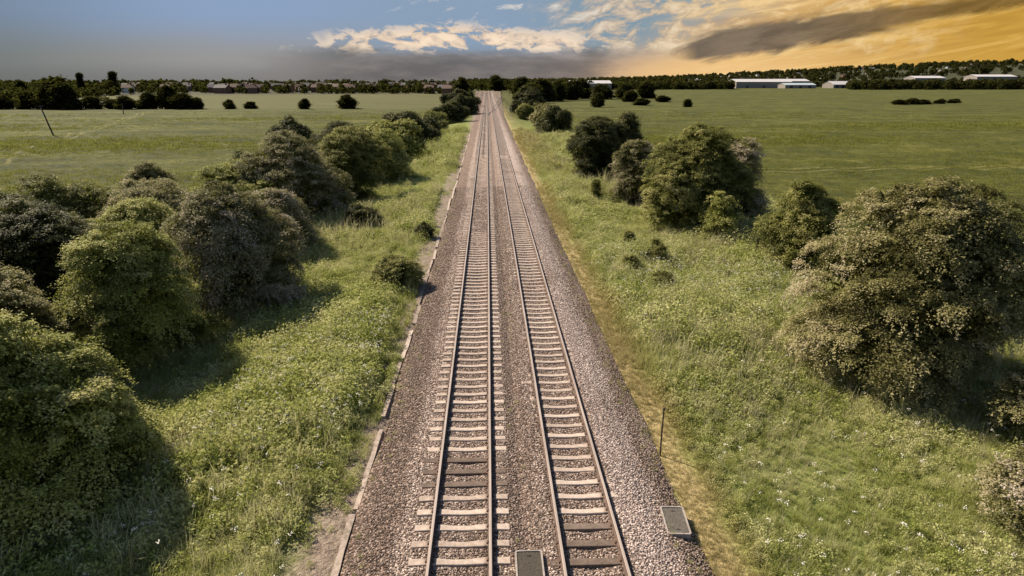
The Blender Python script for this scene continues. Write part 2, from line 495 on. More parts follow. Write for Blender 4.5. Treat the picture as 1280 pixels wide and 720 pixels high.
# ------------------------------------------------------------------ concrete edging
def mat_concrete(name, lo, hi, sc=5):
    m, nt, b = material(name, .92, .2)
    P, X, Y, Z = position(nt); n = noise(nt, P, sc, 7, .7); r = obj_random(nt)
    c = ramp(nt, n * .75 + r * .25, [(.3, lo), (.65, hi)])
    c = mixc(nt, noise(nt, P, 1.7, 4, .6).step(.55, .7) * .6, c, (.10, .085, .05))
    setc(nt, b, c); bump(nt, b, n, .5, .03); return m
MEDGE = mat_concrete('stained_edging_concrete', (.12, .088, .068), (.42, .335, .275))
y = 9.5; k = 0; pos_words = ['nearest', 'second nearest', 'third nearest', 'fourth nearest', 'fifth nearest', 'sixth nearest', 'seventh nearest', 'eighth nearest']
while y < 150:
    L_ = random.uniform(2.2, 4.6) * (1 if y < 60 else 1.7)
    mb = MB(); w = random.uniform(.14, .19); n = 5
    # a slab with an uneven, chipped top edge
    Vv, Ff = [], []
    for i in range(n + 1):
        t = i / n; yy = -L_ / 2 + L_ * t
        j = [random.uniform(-.018, .018) for _ in range(4)]
        Vv += [(-w / 2 + j[0], yy, -.45), (-w / 2 + j[0], yy, 0 + j[2]), (w / 2 + j[1], yy, 0 + j[3]), (w / 2 + j[1], yy, -.45)]
    for i in range(n):
        for q in range(3): Ff.append((i * 4 + q, i * 4 + q + 1, i * 4 + q + 5, i * 4 + q + 4))
    Ff += [(3, 2, 1, 0), tuple(n * 4 + q for q in range(4))]
    mb.add(Vv, [f[::-1] for f in Ff])
    yc = y + L_ / 2
    if yc > 12.8 and k < 8: lab = '%s length of pale concrete edging between the ballast and the grass' % pos_words[k]; k += 1
    else: lab = 'length of pale concrete edging farther along the ballast and grass'
    mb_o = mb.build('concrete_edging', MEDGE, None, (-3.80 + random.uniform(-.07, .07) - .4 * float(sst(60, 240, yc)), yc, -.345 + random.uniform(-.05, .02)), random.uniform(-.018, .018))
    tag(mb_o, lab, 'edging', 'lengths of concrete edging')
    y += L_ + random.choice([.01, .03, .08, .3, .9])

# ------------------------------------------------------------------ covers, post, poles, cabinet
MCON = mat_concrete('grey_concrete', (.15, .125, .11), (.34, .29, .255), 8)
MLID, nt_, b_ = material('speckled_dark_lid', .95, .1)
P_ = obj_coord(nt_); n_ = noise(nt_, P_, 30, 5, .7); setc(nt_, b_, ramp(nt_, n_, [(.35, (.036, .031, .024)), (.62, (.085, .073, .058))])); bump(nt_, b_, n_, .5, .01)
MLID2, nt_, b_ = material('grey_speckled_lid', .95, .1)
P_ = obj_coord(nt_); n_ = noise(nt_, P_, 26, 5, .7); setc(nt_, b_, ramp(nt_, n_, [(.35, (.055, .048, .04)), (.62, (.135, .118, .10))])); bump(nt_, b_, n_, .5, .01)

def rounded(w, l, r, n=5):
    p = []
    for cx, cy, a in ((w / 2 - r, l / 2 - r, 0), (-w / 2 + r, l / 2 - r, 90), (-w / 2 + r, -l / 2 + r, 180), (w / 2 - r, -l / 2 + r, 270)):
        for i in range(n): t = R(a + 90 * i / (n - 1)); p.append((cx + r * math.cos(t), cy + r * math.sin(t)))
    return p
def ring_mb(mb, outer, inner, z0, z1):
    n = len(outer)
    v = [(x, y, z0) for x, y in outer] + [(x, y, z1) for x, y in outer] + [(x, y, z1) for x, y in inner] + [(x, y, z0) for x, y in inner]
    f = []
    for i in range(n):
        j = (i + 1) % n
        for a, b in ((0, 1), (1, 2), (2, 3)): f.append((a * n + i, a * n + j, b * n + j, b * n + i))
    mb.add(v, f)
def plate(mb, pts, z0, z1):
    n = len(pts); v = [(x, y, z0) for x, y in pts] + [(x, y, z1) for x, y in pts]
    mb.add(v, [(i, (i + 1) % n, n + (i + 1) % n, n + i) for i in range(n)] + [tuple(n + i for i in range(n)), tuple(range(n - 1, -1, -1))])
def cover(loc, rz, w, l, label, lidmat, h, tilt=0):
    t = thing('access_cover', label, 'access cover', loc, rz, 'access covers in the ballast')
    t.rotation_euler = (tilt, 0, rz)
    mb = MB(); ring_mb(mb, rounded(w, l, .07), rounded(w - .085, l - .085, .045), -h, 0); mb.build('frame', MCON, t)
    mb = MB(); plate(mb, rounded(w - .091, l - .091, .043), -.10, -.022)
    lid = mb.build('lid', lidmat, t)
    mb = MB()
    for s in (-1, 1): mb.tube([(-.05, s * (l / 2 - .2), -.021), (-.045, s * (l / 2 - .2), -.002), (.045, s * (l / 2 - .2), -.002), (.05, s * (l / 2 - .2), -.021)], [.008] * 4, 5)
    mb.build('handle', MCLIP, lid)
cover((.90, 13.2, -.05), 0, .68, 1.25, 'dark lidded access cover with pale rim between the two tracks', MLID, .35)
cover((4.97, 15.15, -.25), R(-4), .64, 1.15, 'grey speckled access cover on the ballast shoulder beside yellow grass', MLID2, .34, R(2))

MPOST, nt_, b_ = material('dark_post_paint', .7, .3)
P_ = obj_coord(nt_); n_ = noise(nt_, P_, 7, 4, .6); setc(nt_, b_, ramp(nt_, n_, [(.3, (.03, .024, .018)), (.7, (.075, .06, .045))]))
MWOOD, nt_, b_ = material('weathered_pole_wood', .9, .2)
P_ = obj_coord(nt_); n_ = noise(nt_, P_, 5, 4, .6); setc(nt_, b_, ramp(nt_, n_, [(.3, (.03, .024, .02)), (.7, (.08, .065, .05))]))
t = thing('marker_post', 'thin dark marker post standing at the edge of the ballast and yellow grass', 'post', (5.5, 18.85, -.62))
mb = MB(); mb.tube([(0, 0, -.3), (0, 0, 1.0), (.015, 0, 1.72)], [.028, .026, .024], 8); mb.build('post', MPOST, t)
mb = MB(); mb.tube([(.015, 0, 1.69), (.015, 0, 1.73), (.015, 0, 1.79), (.015, 0, 1.81)], [.026, .045, .045, .02], 10); mb.build('post_cap', MPOST, t)
def pole(x, y, h, lean, label, arm=True):
    t = thing('utility_pole', label, 'pole', (x, y, float(ground_z(x, y))))
    t.rotation_euler = (0, R(lean), 0)
    mb = MB(); mb.tube([(0, 0, -.6), (0, 0, h * .5), (0, 0, h)], [.19, .16, .13], 8); mb.build('pole_shaft', MWOOD, t)
    if arm:
        mb = MB(); mb.box((0, 0, h - .35), (1.5, .1, .12)); a = mb.build('crossarm', MWOOD, t)
        mb = MB()
        for s in (-.6, -.2, .2, .6): mb.tube([(s, 0, h - .29), (s, 0, h - .12)], [.05, .04], 6)
        mb.build('insulator', MPOST, a)
pole(-103, 165, 7.2, -14, 'leaning dark wooden pole alone in the green field')
pole(-143.6, 276, 4.2, 2, 'short upright wooden pole near the dark hedge across the field', False)

MCAB, nt_, b_ = material('pale_cabinet_paint', .6, .4)
P_ = obj_coord(nt_); setc(nt_, b_, ramp(nt_, noise(nt_, P_, 2, 4, .6), [(.3, (.45, .43, .40)), (.7, (.62, .60, .56))]))
t = thing('trackside_cabinet', 'small pale trackside cabinet beside the rails far down the line', 'cabinet', (10.6, 293, float(ground_z(10.6, 293))))
mb = MB(); mb.box((0, 0, .75), (3.0, 1.3, 1.5)); mb.build('body', MCAB, t)
mb = MB(); mb.box((0, 0, 1.56), (3.2, 1.5, .10), None, .03); mb.build('roof', MCON, t)
for s in (-.75, .75):
    mb = MB(); mb.box((s, -.67, .75), (1.3, .03, 1.25)); d_ = mb.build('door', MCAB, t)
    mb = MB(); mb.box((s + .5, -.70, .8), (.05, .03, .2)); mb.build('handle', MPOST, d_)

# ------------------------------------------------------------------ foliage
def mat_leaf(name, stops, transl=.36, spec=.12):
    m = bpy.data.materials.new(name); m.use_nodes = True; nt = m.node_tree; nt.nodes.clear()
    out = nt.nodes.new('ShaderNodeOutputMaterial')
    t = attr(nt, 'tint'); c = ramp(nt, t, stops)
    d = nt.nodes.new('ShaderNodeBsdfPrincipled'); d.inputs['Roughness'].default_value = .62; d.inputs['Specular IOR Level'].default_value = spec
    nt.links.new(c.s, d.inputs['Base Color'])
    tr = nt.nodes.new('ShaderNodeBsdfTranslucent'); c2 = mixc(nt, .5, c, (.16, .17, .03)); nt.links.new(c2.s, tr.inputs[0])
    mx = nt.nodes.new('ShaderNodeMixShader'); mx.inputs[0].default_value = transl
    nt.links.new(d.outputs[0], mx.inputs[1]); nt.links.new(tr.outputs[0], mx.inputs[2]); nt.links.new(mx.outputs[0], out.inputs[0])
    return m
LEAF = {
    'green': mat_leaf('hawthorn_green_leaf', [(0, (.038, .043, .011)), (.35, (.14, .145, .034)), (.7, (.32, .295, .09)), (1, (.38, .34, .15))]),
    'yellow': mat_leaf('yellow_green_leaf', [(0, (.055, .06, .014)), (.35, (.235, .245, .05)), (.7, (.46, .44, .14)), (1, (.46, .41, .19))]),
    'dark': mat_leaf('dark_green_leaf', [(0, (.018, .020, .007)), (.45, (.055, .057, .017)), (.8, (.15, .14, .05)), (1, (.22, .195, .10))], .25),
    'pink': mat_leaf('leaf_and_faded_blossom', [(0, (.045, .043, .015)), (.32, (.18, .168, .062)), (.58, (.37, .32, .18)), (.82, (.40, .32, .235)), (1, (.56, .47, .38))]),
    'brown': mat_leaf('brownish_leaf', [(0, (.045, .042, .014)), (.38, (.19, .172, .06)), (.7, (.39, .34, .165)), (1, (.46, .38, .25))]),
}
MBARK, nt_, b_ = material('shrub_bark', .95, .1)
P_ = obj_coord(nt_); setc(nt_, b_, ramp(nt_, noise(nt_, P_, 6, 5, .6), [(.3, (.022, .017, .013)), (.7, (.075, .06, .045))]))

def unit(v): return v / np.maximum(np.linalg.norm(v, axis=-1, keepdims=True), 1e-6)

def lobes_for(g, rx, ry, h, n, base):
    """ellipsoid lobes that make up an uneven crown standing from z=base to h"""
    L = []
    for k in range(n):
        a = g.uniform(0, 6.28); q = g.uniform(0.1, 1) ** .6; zt = g.uniform(0, 1)
        # wide low, narrow high
        env = math.sqrt(max(0, 1 - (zt * 1.0) ** 2.2))
        rad = g.uniform(.20, .44) * min(rx, ry)
        z = base + rad * .7 + zt * (h - base - rad * 1.6)
        px_ = math.cos(a) * q * env * max(rx - rad, .05); py_ = math.sin(a) * q * env * max(ry - rad, .05)
        L.append((px_, py_, z, rad * g.uniform(.85, 1.2), rad * g.uniform(.85, 1.2), rad * g.uniform(.65, 1.0), g.uniform(0, 1)))
    L.append((0, 0, base + (h - base) * .42, rx * .56, ry * .56, (h - base) * .42, .4))
    return np.array(L)

def crown_mesh(seed, rx, ry, h, mat_, leaf=.10, n_twigs=3000, per=11, n_lobes=16, base=.1, droop=.35, core=True, name='crown', twig_len=.55, spray=.55):
    g = np.random.default_rng(seed)
    L = lobes_for(g, rx, ry, h, n_lobes, base)
    w = (L[:, 3] * L[:, 4] + L[:, 3] * L[:, 5]); w /= w.sum()
    # boughs: plumes of feathered side twigs that rise out of the lobes, arch over and droop
    bl = twig_len * 2
    total = n_twigs * per
    area = 2 * math.pi * (rx + ry) / 2 * h * .85
    NB = int(np.clip(area / (bl * bl * .17), 40, 900))
    N0 = int(NB * 2.2)
    li = g.choice(len(L), N0, p=w)
    d = unit(g.normal(size=(N0, 3)) + np.array([0, 0, .35]))
    c = L[li, :3]; ax = L[li, 3:6]
    tipq = c + d * ax
    inside = np.zeros(N0, bool)
    for l in L: inside |= np.linalg.norm((tipq - l[:3]) / l[3:6], axis=1) < .80
    ok = ~inside & (tipq[:, 2] > .12)
    c, d, li, ax, tipq = c[ok][:NB], d[ok][:NB], li[ok][:NB], ax[ok][:NB], tipq[ok][:NB]
    NB = len(c); PB = max(12, int(total * .82 / max(NB, 1)))
    up = np.array([0, 0, 1.0])
    dirs = unit(d * np.array([1, 1, .55]) + g.normal(size=(NB, 3)) * .28 + up * .30)
    ln = bl * g.uniform(.65, 1.25, NB) * np.where(g.random(NB) < .32, g.uniform(1.3, 2.2, NB), 1.0)
    p0 = tipq - dirs * (ln * .62)[:, None]
    nt_ = 12
    tj = (np.arange(nt_)[None, :] + g.uniform(0, 1, (NB, nt_))) / nt_ * .85 + .15
    k = g.integers(0, nt_, (NB, PB)); s_ = g.uniform(0, 1, (NB, PB)) ** .8
    t = np.take_along_axis(tj, k, 1)
    side = unit(np.cross(dirs, up) + 1e-4)
    sgn = np.where(k % 2 == 0, 1.0, -1.0)
    tw = (.42 * ln)[:, None] * np.sin(np.pi * np.clip(t * .82 + .15, 0, 1)) * g.uniform(.7, 1.15, (NB, PB))
    lp = p0[:, None, :] + dirs[:, None, :] * (ln[:, None] * t + tw * s_ * .75)[..., None] + side[:, None, :] * (sgn * tw * s_ * .8)[..., None]
    lp[..., 2] -= droop * ln[:, None] * (t + .3 * s_) ** 2.2 * .8
    lp += g.normal(size=lp.shape) * leaf * .85
    nrm = unit(up * .85 + d[:, None, :] * .45 + g.normal(size=lp.shape) * .42)
    s = leaf * g.uniform(.6, 1.35, (NB, PB)) * (1.1 - .3 * t)
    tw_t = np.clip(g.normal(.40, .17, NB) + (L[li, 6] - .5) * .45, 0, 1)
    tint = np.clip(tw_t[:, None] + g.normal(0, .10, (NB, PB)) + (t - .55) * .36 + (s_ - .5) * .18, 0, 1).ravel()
    lp = lp.reshape(-1, 3); nrm = nrm.reshape(-1, 3); s = s.reshape(-1)
    # loose leaves that fill the surface between the plumes
    M = int(total * .18); l2 = g.choice(len(L), M, p=w); dd = unit(g.normal(size=(M, 3)) + up * .2)
    q = L[l2, :3] + dd * L[l2, 3:6] * g.uniform(.6, .95, (M, 1)); q[:, 2] = np.maximum(q[:, 2], .05)
    lp = np.concatenate([lp, q]); nrm = np.concatenate([nrm, unit(dd + g.normal(size=(M, 3)) * .8)]); s = np.concatenate([s, leaf * g.uniform(.7, 1.4, M)])
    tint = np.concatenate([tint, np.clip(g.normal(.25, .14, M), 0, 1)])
    u = unit(np.cross(nrm, g.normal(size=lp.shape))); v = np.cross(nrm, u)
    P = lp; U = u * s[:, None]; W = v * s[:, None] * .6; NN = nrm * s[:, None] * .16
    V = np.stack([P - U, P - W * .9 + NN, P + U, P + W * .9 + NN], 1).reshape(-1, 3)
    tint4 = np.repeat(tint, 4)
    if core:
        # larger leaves deep inside that close the crown, inner shade in their dark tint
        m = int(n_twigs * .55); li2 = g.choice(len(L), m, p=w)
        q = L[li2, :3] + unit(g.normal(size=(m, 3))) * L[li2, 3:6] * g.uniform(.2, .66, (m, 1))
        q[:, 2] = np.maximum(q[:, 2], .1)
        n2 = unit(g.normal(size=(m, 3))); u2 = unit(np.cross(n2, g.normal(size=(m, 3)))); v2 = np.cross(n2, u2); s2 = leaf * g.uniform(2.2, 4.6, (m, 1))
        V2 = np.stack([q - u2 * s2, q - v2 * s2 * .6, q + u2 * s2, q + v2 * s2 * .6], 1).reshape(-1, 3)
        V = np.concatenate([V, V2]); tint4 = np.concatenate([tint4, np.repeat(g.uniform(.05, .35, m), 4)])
    V[:, 2] = np.maximum(V[:, 2], -.1)
    F = np.arange(len(V)).reshape(-1, 4)
    return mesh(name, V, F, mat_, False, tint4), L

def stems_mesh(seed, L, h, thick=.09, n=5, name='stem'):
    g = random.Random(seed); mb = MB()
    top = sorted(range(len(L)), key=lambda i: -L[i][2])
    for k in range(n):
        l = L[top[k % len(L)]] if k < len(L) else L[g.randrange(len(L))]
        a = g.uniform(0, 6.28); b0 = Vector((math.cos(a) * .18, math.sin(a) * .18, -.25)); e = Vector((l[0], l[1], l[2]))
        mid = b0.lerp(e, .5) + Vector((g.uniform(-.2, .2), g.uniform(-.2, .2), .2)) * min(1, h / 4)
        mb.tube([b0, b0.lerp(mid, .5), mid, mid.lerp(e, .6), e], [thick, thick * .85, thick * .65, thick * .42, thick * .2], 6)
    return mb.data(name, MBARK, True)

def shrub(seed, x, y, rx, ry, h, style, label, cat='bush', name='bush', leaf=.10, twigs=3000, per=11, lobes=16, base=.1, droop=.35, group=None, twig_len=.55, rot=None, spray=.55):
    if leaf < .14: leaf, twigs = leaf * .62, int(twigs * 1.75)
    if h > 3.3: rx, ry, h = rx * ((1.26 if y > 30 else 1.14) if x < 0 else 1.08), ry * (1.22 if x < 0 and y > 30 else 1.12), h * 1.06
    z = float(ground_z(x, y)) - .05
    t = thing(name, label, cat, (x, y, z), random.uniform(0, 6.28) if rot is None else rot, group)
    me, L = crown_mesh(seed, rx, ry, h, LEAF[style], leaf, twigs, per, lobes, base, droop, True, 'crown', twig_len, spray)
    link('crown', me, t)
    link('stem', stems_mesh(seed, L, h, .03 + h * .012, 6), t)
    return t

LEAF['wood'] = mat_leaf('distant_dark_foliage', [(0, (.010, .011, .005)), (.5, (.024, .023, .009)), (1, (.036, .033, .014))], .3, 0.0)
GL, GR = 'shrubs lining the verge beside the concrete edging', 'shrubs lining the verge beside the yellow grass'
# --- the verge beside the concrete edging
shrub(1, -13.7, 17.6, 3.0, 3.0, 5.9, 'yellow', 'large bright yellow-green bush filling the lower corner, close to the viewer', leaf=.085, twigs=8000, per=12, lobes=26, group=GL, droop=.5)
shrub(2, -16.2, 29.0, 3.3, 3.0, 6.3, 'yellow', 'light green bush with long feathery sprays, beside the hollow rounded pinkish bush', leaf=.085, twigs=6500, per=12, lobes=22, group=GL, droop=.5, twig_len=.8)
shrub(3, -22.8, 32.5, 3.6, 3.4, 7.4, 'dark', 'dark shaded bush cut by the photo edge above the yellow-green one', leaf=.10, twigs=5000, lobes=20, group=GL)
shrub(4, -14.6, 36.0, 3.9, 3.7, 7.1, 'pink', 'rounded bush with pinkish faded blossom arching over a dark hollow', leaf=.085, twigs=8000, per=12, lobes=24, group=GL, droop=.7, twig_len=.8)
shrub(5, -27.5, 55.0, 1.9, 1.9, 7.0, 'brown', 'narrow upright dark brown bush poking above its neighbours', leaf=.11, twigs=2600, lobes=14, group=GL)
shrub(6, -21.5, 58.5, 4.4, 3.6, 6.0, 'yellow', 'yellow-green flat-topped bush behind the rounded pinkish bush', leaf=.11, twigs=4500, lobes=20, group=GL)
shrub(7, -17.6, 60.5, 4.8, 4.2, 7.8, 'pink', 'broad brownish pink bush in the middle of the row', leaf=.11, twigs=6000, lobes=22, group=GL)
shrub(8, -29.0, 103, 4.6, 3.6, 7.2, 'dark', 'low dark bush top showing behind the broad brownish pink bush', leaf=.16, twigs=2200, lobes=16, group=GL)
shrub(9, -14.4, 71.5, 4.0, 3.8, 7.9, 'green', 'tall deep green bush next to the sunny verge halfway along the row', leaf=.12, twigs=4500, lobes=20, group=GL)
shrub(10, -22.5, 45.0, 4.2, 3.8, 6.2, 'brown', 'tangled olive brown bush between the dark bush and the feathery one', leaf=.10, twigs=4500, lobes=20, group=GL)
shrub(11, -28.5, 45.5, 4.4, 4.0, 6.6, 'green', 'mid green bush at the field side with a ragged top', leaf=.10, twigs=4200, lobes=20, group=GL)
shrub(12, -18.5, 50.0, 3.4, 2.6, 5.2, 'green', 'smaller green bush in shade below the yellow-green flat-topped one', leaf=.10, twigs=3200, lobes=16, group=GL)
shrub(13, -13.7, 85.0, 4, 3.8, 7, 'yellow', 'green bush just beyond the tall deep green one', leaf=.13, twigs=3000, lobes=16, group=GL)
shrub(14, -18.5, 84.0, 4.4, 4.0, 7.6, 'dark', 'dark bush behind the tall deep green one', leaf=.13, twigs=3000, lobes=16, group=GL)
shrub(15, -14.8, 108, 4.2, 4.5, 7, 'yellow', 'rounded green bush where the row begins to thin out', leaf=.16, twigs=2400, lobes=16, group=GL)
shrub(16, -15.0, 126, 5, 4.6, 7.8, 'dark', 'largest dark bush in the farther half of the row', leaf=.18, twigs=2400, lobes=16, group=GL)
shrub(17, -13.2, 148, 3.4, 4.0, 5.2, 'dark', 'low dark bush after the largest far one', leaf=.18, twigs=1300, lobes=12, group=GL)
shrub(18, -13.6, 172, 3.6, 5, 5.6, 'green', 'small rounded bush with a gap on both sides, far along the row', leaf=.2, twigs=1300, lobes=12, group=GL)
shrub(19, -11.8, 208, 3.6, 7, 6.4, 'dark', 'dark clump last but two before the tracks meet the horizon', leaf=.22, twigs=1300, lobes=12, group=GL)
shrub(20, -9.6, 252, 4.0, 9, 7.4, 'dark', 'dark clump last but one before the tracks meet the horizon', leaf=.25, twigs=1400, lobes=12, group=GL)
shrub(21, -13.6, 330, 4.5, 14, 8.5, 'dark', 'dark clump at the far end of the row near the town', leaf=.3, twigs=1400, lobes=12, group=GL)
shrub(22, -5.6, 37.6, 1.9, 1.9, 2.1, 'green', 'knee-high rounded weed clump spilling over the concrete edging', 'weed clump', 'weed_clump', leaf=.08, twigs=1800, lobes=12, group=GL, twig_len=.35)
shrub(23, -4.9, 50.2, .8, 1.0, 1.3, 'dark', 'tiny dark weed clump against the edging beyond the knee-high one', 'weed clump', 'weed_clump', leaf=.08, twigs=500, lobes=8, group=GL, twig_len=.25)
shrub(24, -10.6, 55.5, 1.9, 1.8, 2.4, 'dark', 'low dark bramble in front of the broad brownish pink bush', 'bramble', 'bramble', leaf=.10, twigs=1200, lobes=10, group=GL, twig_len=.4)
shrub(25, -19.8, 20.5, 3.6, 3.6, 8.4, 'dark', 'dark bush behind the corner one at the very edge, made tall to shade the corner', leaf=.11, twigs=4000, lobes=18, group=GL)  # height raised so that its shadow darkens the near corner
shrub(26, -19.6, 25.0, 3.4, 3.2, 5.6, 'brown', 'olive brown bush filling the gap between the corner bush and the feathery one', leaf=.09, twigs=5200, per=12, lobes=20, group=GL)
shrub(27, -15.8, 47.5, 3.2, 3.2, 5.4, 'pink', 'smaller pinkish bush peeping out just beyond the rounded one', leaf=.10, twigs=4200, lobes=18, group=GL, droop=.5)
shrub(28, -20.0, 37.5, 3.2, 3.2, 5.6, 'yellow', 'pale green bush wedged between the feathery bush and the rounded pinkish one', leaf=.10, twigs=4600, lobes=18, group=GL, droop=.5)
shrub(29, -24.5, 69.0, 4.0, 3.8, 5.6, 'green', 'green bush at the field side of the broad brownish pink one', leaf=.13, twigs=3400, lobes=18, group=GL)
shrub(30, -27.0, 38.5, 3.4, 3.4, 6.2, 'dark', 'dark bush at the field side next to the shaded one at the photo edge', leaf=.11, twigs=4200, lobes=18, group=GL)
# --- the verge beside the yellow grass
shrub(31, 18.6, 26.6, 4.8, 4.6, 8.7, 'brown', 'biggest bush, brownish green and dome shaped, on the flowery verge', leaf=.085, twigs=13000, per=12, lobes=34, group=GR, droop=.55, twig_len=.65)
shrub(32, 22.0, 45.0, 3.0, 2.6, 7.0, 'green', 'small dark green bush standing behind the biggest dome', leaf=.10, twigs=3400, lobes=16, group=GR)
shrub(33, 18.2, 57.0, 5.0, 5, 9.0, 'green', 'tall dark green bush with several rounded heads', leaf=.115, twigs=8000, lobes=24, group=GR)
shrub(34, 22.6, 59.5, 3.2, 2.9, 7.9, 'pink', 'bush with pale pink blossom pressed against the tall dark one', leaf=.11, twigs=3600, lobes=16, group=GR)
shrub(35, 15.8, 70.5, 3.5, 3.2, 6.8, 'pink', 'reddish brown bush between the two dark ones', leaf=.12, twigs=3600, lobes=16, group=GR)
shrub(36, 18.5, 51.3, 1.45, 1.4, 4.4, 'yellow', 'small light green sapling bush in front of the tall dark one', leaf=.09, twigs=1700, lobes=12, group=GR)
shrub(37, 14.4, 86.5, 4.6, 4.4, 8.6, 'dark', 'solid dark bush by the verge, first beyond the reddish brown one', leaf=.13, twigs=5500, lobes=20, group=GR)
shrub(38, 18.8, 92, 3.4, 3.2, 8.0, 'dark', 'dark bush half hidden on the field side of the solid dark one', leaf=.14, twigs=2800, lobes=16, group=GR)
shrub(39, 16.1, 165, 4.2, 6, 6.8, 'dark', 'rounded dark bush alone far along the yellow verge', leaf=.2, twigs=2200, lobes=14, group=GR)
shrub(40, 15.4, 186, 4, 6, 6.4, 'brown', 'brown bush just beyond the rounded lone dark one', leaf=.22, twigs=1800, lobes=14, group=GR)
shrub(41, 16.4, 272, 7, 12, 10.5, 'dark', 'large dark bush beside the pale trackside cabinet', leaf=.3, twigs=2200, lobes=16, group=GR)
shrub(42, 13.5, 236, 4, 7, 5.2, 'green', 'low bush in front of the large one by the cabinet', leaf=.25, twigs=1200, lobes=12, group=GR)
shrub(43, 20.0, 21.6, 1.5, 1.6, 3.0, 'brown', 'pale brown bush cut by the photo edge below the biggest dome', leaf=.085, twigs=2200, lobes=12, group=GR)
shrub(44, 16.0, 16.0, 1.7, 1.7, 2.5, 'pink', 'greyish bush in the lower corner on the flowery verge', leaf=.08, twigs=2400, lobes=12, group=GR)
for k, (x, y, r, h, lab) in enumerate([(11.5, 70.6, .8, 1.7, 'little green bush at the foot of the reddish brown bush'), (10.5, 48.6, .5, 1.0, 'tiny green shrub alone on the verge below the tall dark bush'),
        (10.1, 37.0, .8, 1.1, 'tuft-like green shrub nearest the biggest bush on the sunny verge'), (11.5, 44.0, 1.0, 1.3, 'wide green shrub midway on the sunny verge'), (9.0, 40.6, .7, .9, 'small green shrub closest to the yellow grass strip')]):
    shrub(60 + k, x, y, r * 1.15, r * 1.15, h * 1.45, 'green', lab, 'shrub', 'small_shrub', leaf=.07, twigs=500, lobes=9, group='small shrubs dotted on the sunny verge', twig_len=.25)
# ------------------------------------------------------------------ grass and weeds (stuff)
def mat_blade(name, stops, transl=.45, patch=True):
    m = bpy.data.materials.new(name); m.use_nodes = True; nt = m.node_tree; nt.nodes.clear()
    out = nt.nodes.new('ShaderNodeOutputMaterial')
    P, X, Y, Z = position(nt)
    pt = noise(nt, P, .42, 4, .6); pt2 = noise(nt, P, 1.6, 3, .6)
    f = attr(nt, 'tint') * .35 + obj_random(nt) * .25 + (pt * .55 + pt2 * .45 - .5) * 2.6 + .40
    c = ramp(nt, f, stops)
    dry = ramp(nt, attr(nt, 'tint'), [(0, (.20, .15, .06)), (1, (.54, .43, .22))])
    w = (noise(nt, combine(nt, 0.0, Y, 0.0), .25, 3, .6) - .5) * 1.3
    c = mixc(nt, (X + w).step(4.9, 5.3) * (X + w).step(7.3, 6.0) * .85, c, dry)
    c = mixc(nt, X.step(13, 8) * X.step(4, 5) * Y.step(60, 140) * .7, c, dry)
    d = nt.nodes.new('ShaderNodeBsdfDiffuse'); nt.links.new(c.s, d.inputs[0])
    tr = nt.nodes.new('ShaderNodeBsdfTranslucent'); c2 = mixc(nt, .4, c, (.2, .2, .05)); nt.links.new(c2.s, tr.inputs[0])
    mx = nt.nodes.new('ShaderNodeMixShader'); mx.inputs[0].default_value = transl
    nt.links.new(d.outputs[0], mx.inputs[1]); nt.links.new(tr.outputs[0], mx.inputs[2]); nt.links.new(mx.outputs[0], out.inputs[0])
    return m
MG = mat_blade('verge_grass_blade', [(0, (.070, .092, .020)), (.28, (.175, .21, .044)), (.6, (.34, .36, .105)), (1, (.58, .55, .28))])
MTALL = mat_blade('pale_seeding_grass', [(0, (.24, .22, .10)), (.5, (.40, .36, .19)), (1, (.58, .52, .32))])
MFG = mat_blade('meadow_grass_blade', [(0, (.06, .072, .014)), (.5, (.135, .145, .03)), (1, (.24, .23, .06))])

def tuft(seed, n, h, spread, w, lean, mat_, stems=0):
    g = np.random.default_rng(seed); V, T = [], []
    for k in range(n):
        a = g.uniform(0, 6.28); r = spread * math.sqrt(g.random()); b = np.array([math.cos(a) * r, math.sin(a) * r, 0])
        a2 = g.uniform(0, 6.28); ln = g.uniform(.1, 1) * lean; hh = h * g.uniform(.45, 1.1)
        dx = np.array([math.cos(a2), math.sin(a2), 0]) * ln * hh; sd = np.array([-math.sin(a2), math.cos(a2), 0]) * w * g.uniform(.7, 1.3)
        mid = b + dx * .35 + np.array([0, 0, hh * .62]); tip = b + dx + np.array([0, 0, hh * (1 - .3 * ln)])
        t = g.random()
        V += [b - sd, b + sd, mid + sd * .8, mid - sd * .8, mid - sd * .8, mid + sd * .8, tip + sd * .12, tip - sd * .12]; T += [t] * 8
    return mesh('grass_tuft', np.array(V), np.arange(len(V)).reshape(-1, 4), mat_, False, T)
def leafy(seed, n, h, spread, leaf, mat_):
    g = np.random.default_rng(seed)
    p = g.normal(size=(n, 3)) * np.array([spread * .5, spread * .5, 0]); p[:, 2] = h * g.uniform(.1, 1, n) * np.exp(-(p[:, 0] ** 2 + p[:, 1] ** 2) / spread ** 2)
    nr = unit(g.normal(size=(n, 3)) * .6 + np.array([0, 0, .7])); u = unit(np.cross(nr, g.normal(size=(n, 3)))); v = np.cross(nr, u); s = leaf * g.uniform(.6, 1.3, (n, 1))
    V = np.stack([p - u * s, p - v * s * .5, p + u * s, p + v * s * .5], 1).reshape(-1, 3)
    return mesh('weed_leaves', V, np.arange(len(V)).reshape(-1, 4), mat_, False, np.repeat(g.random(n), 4))

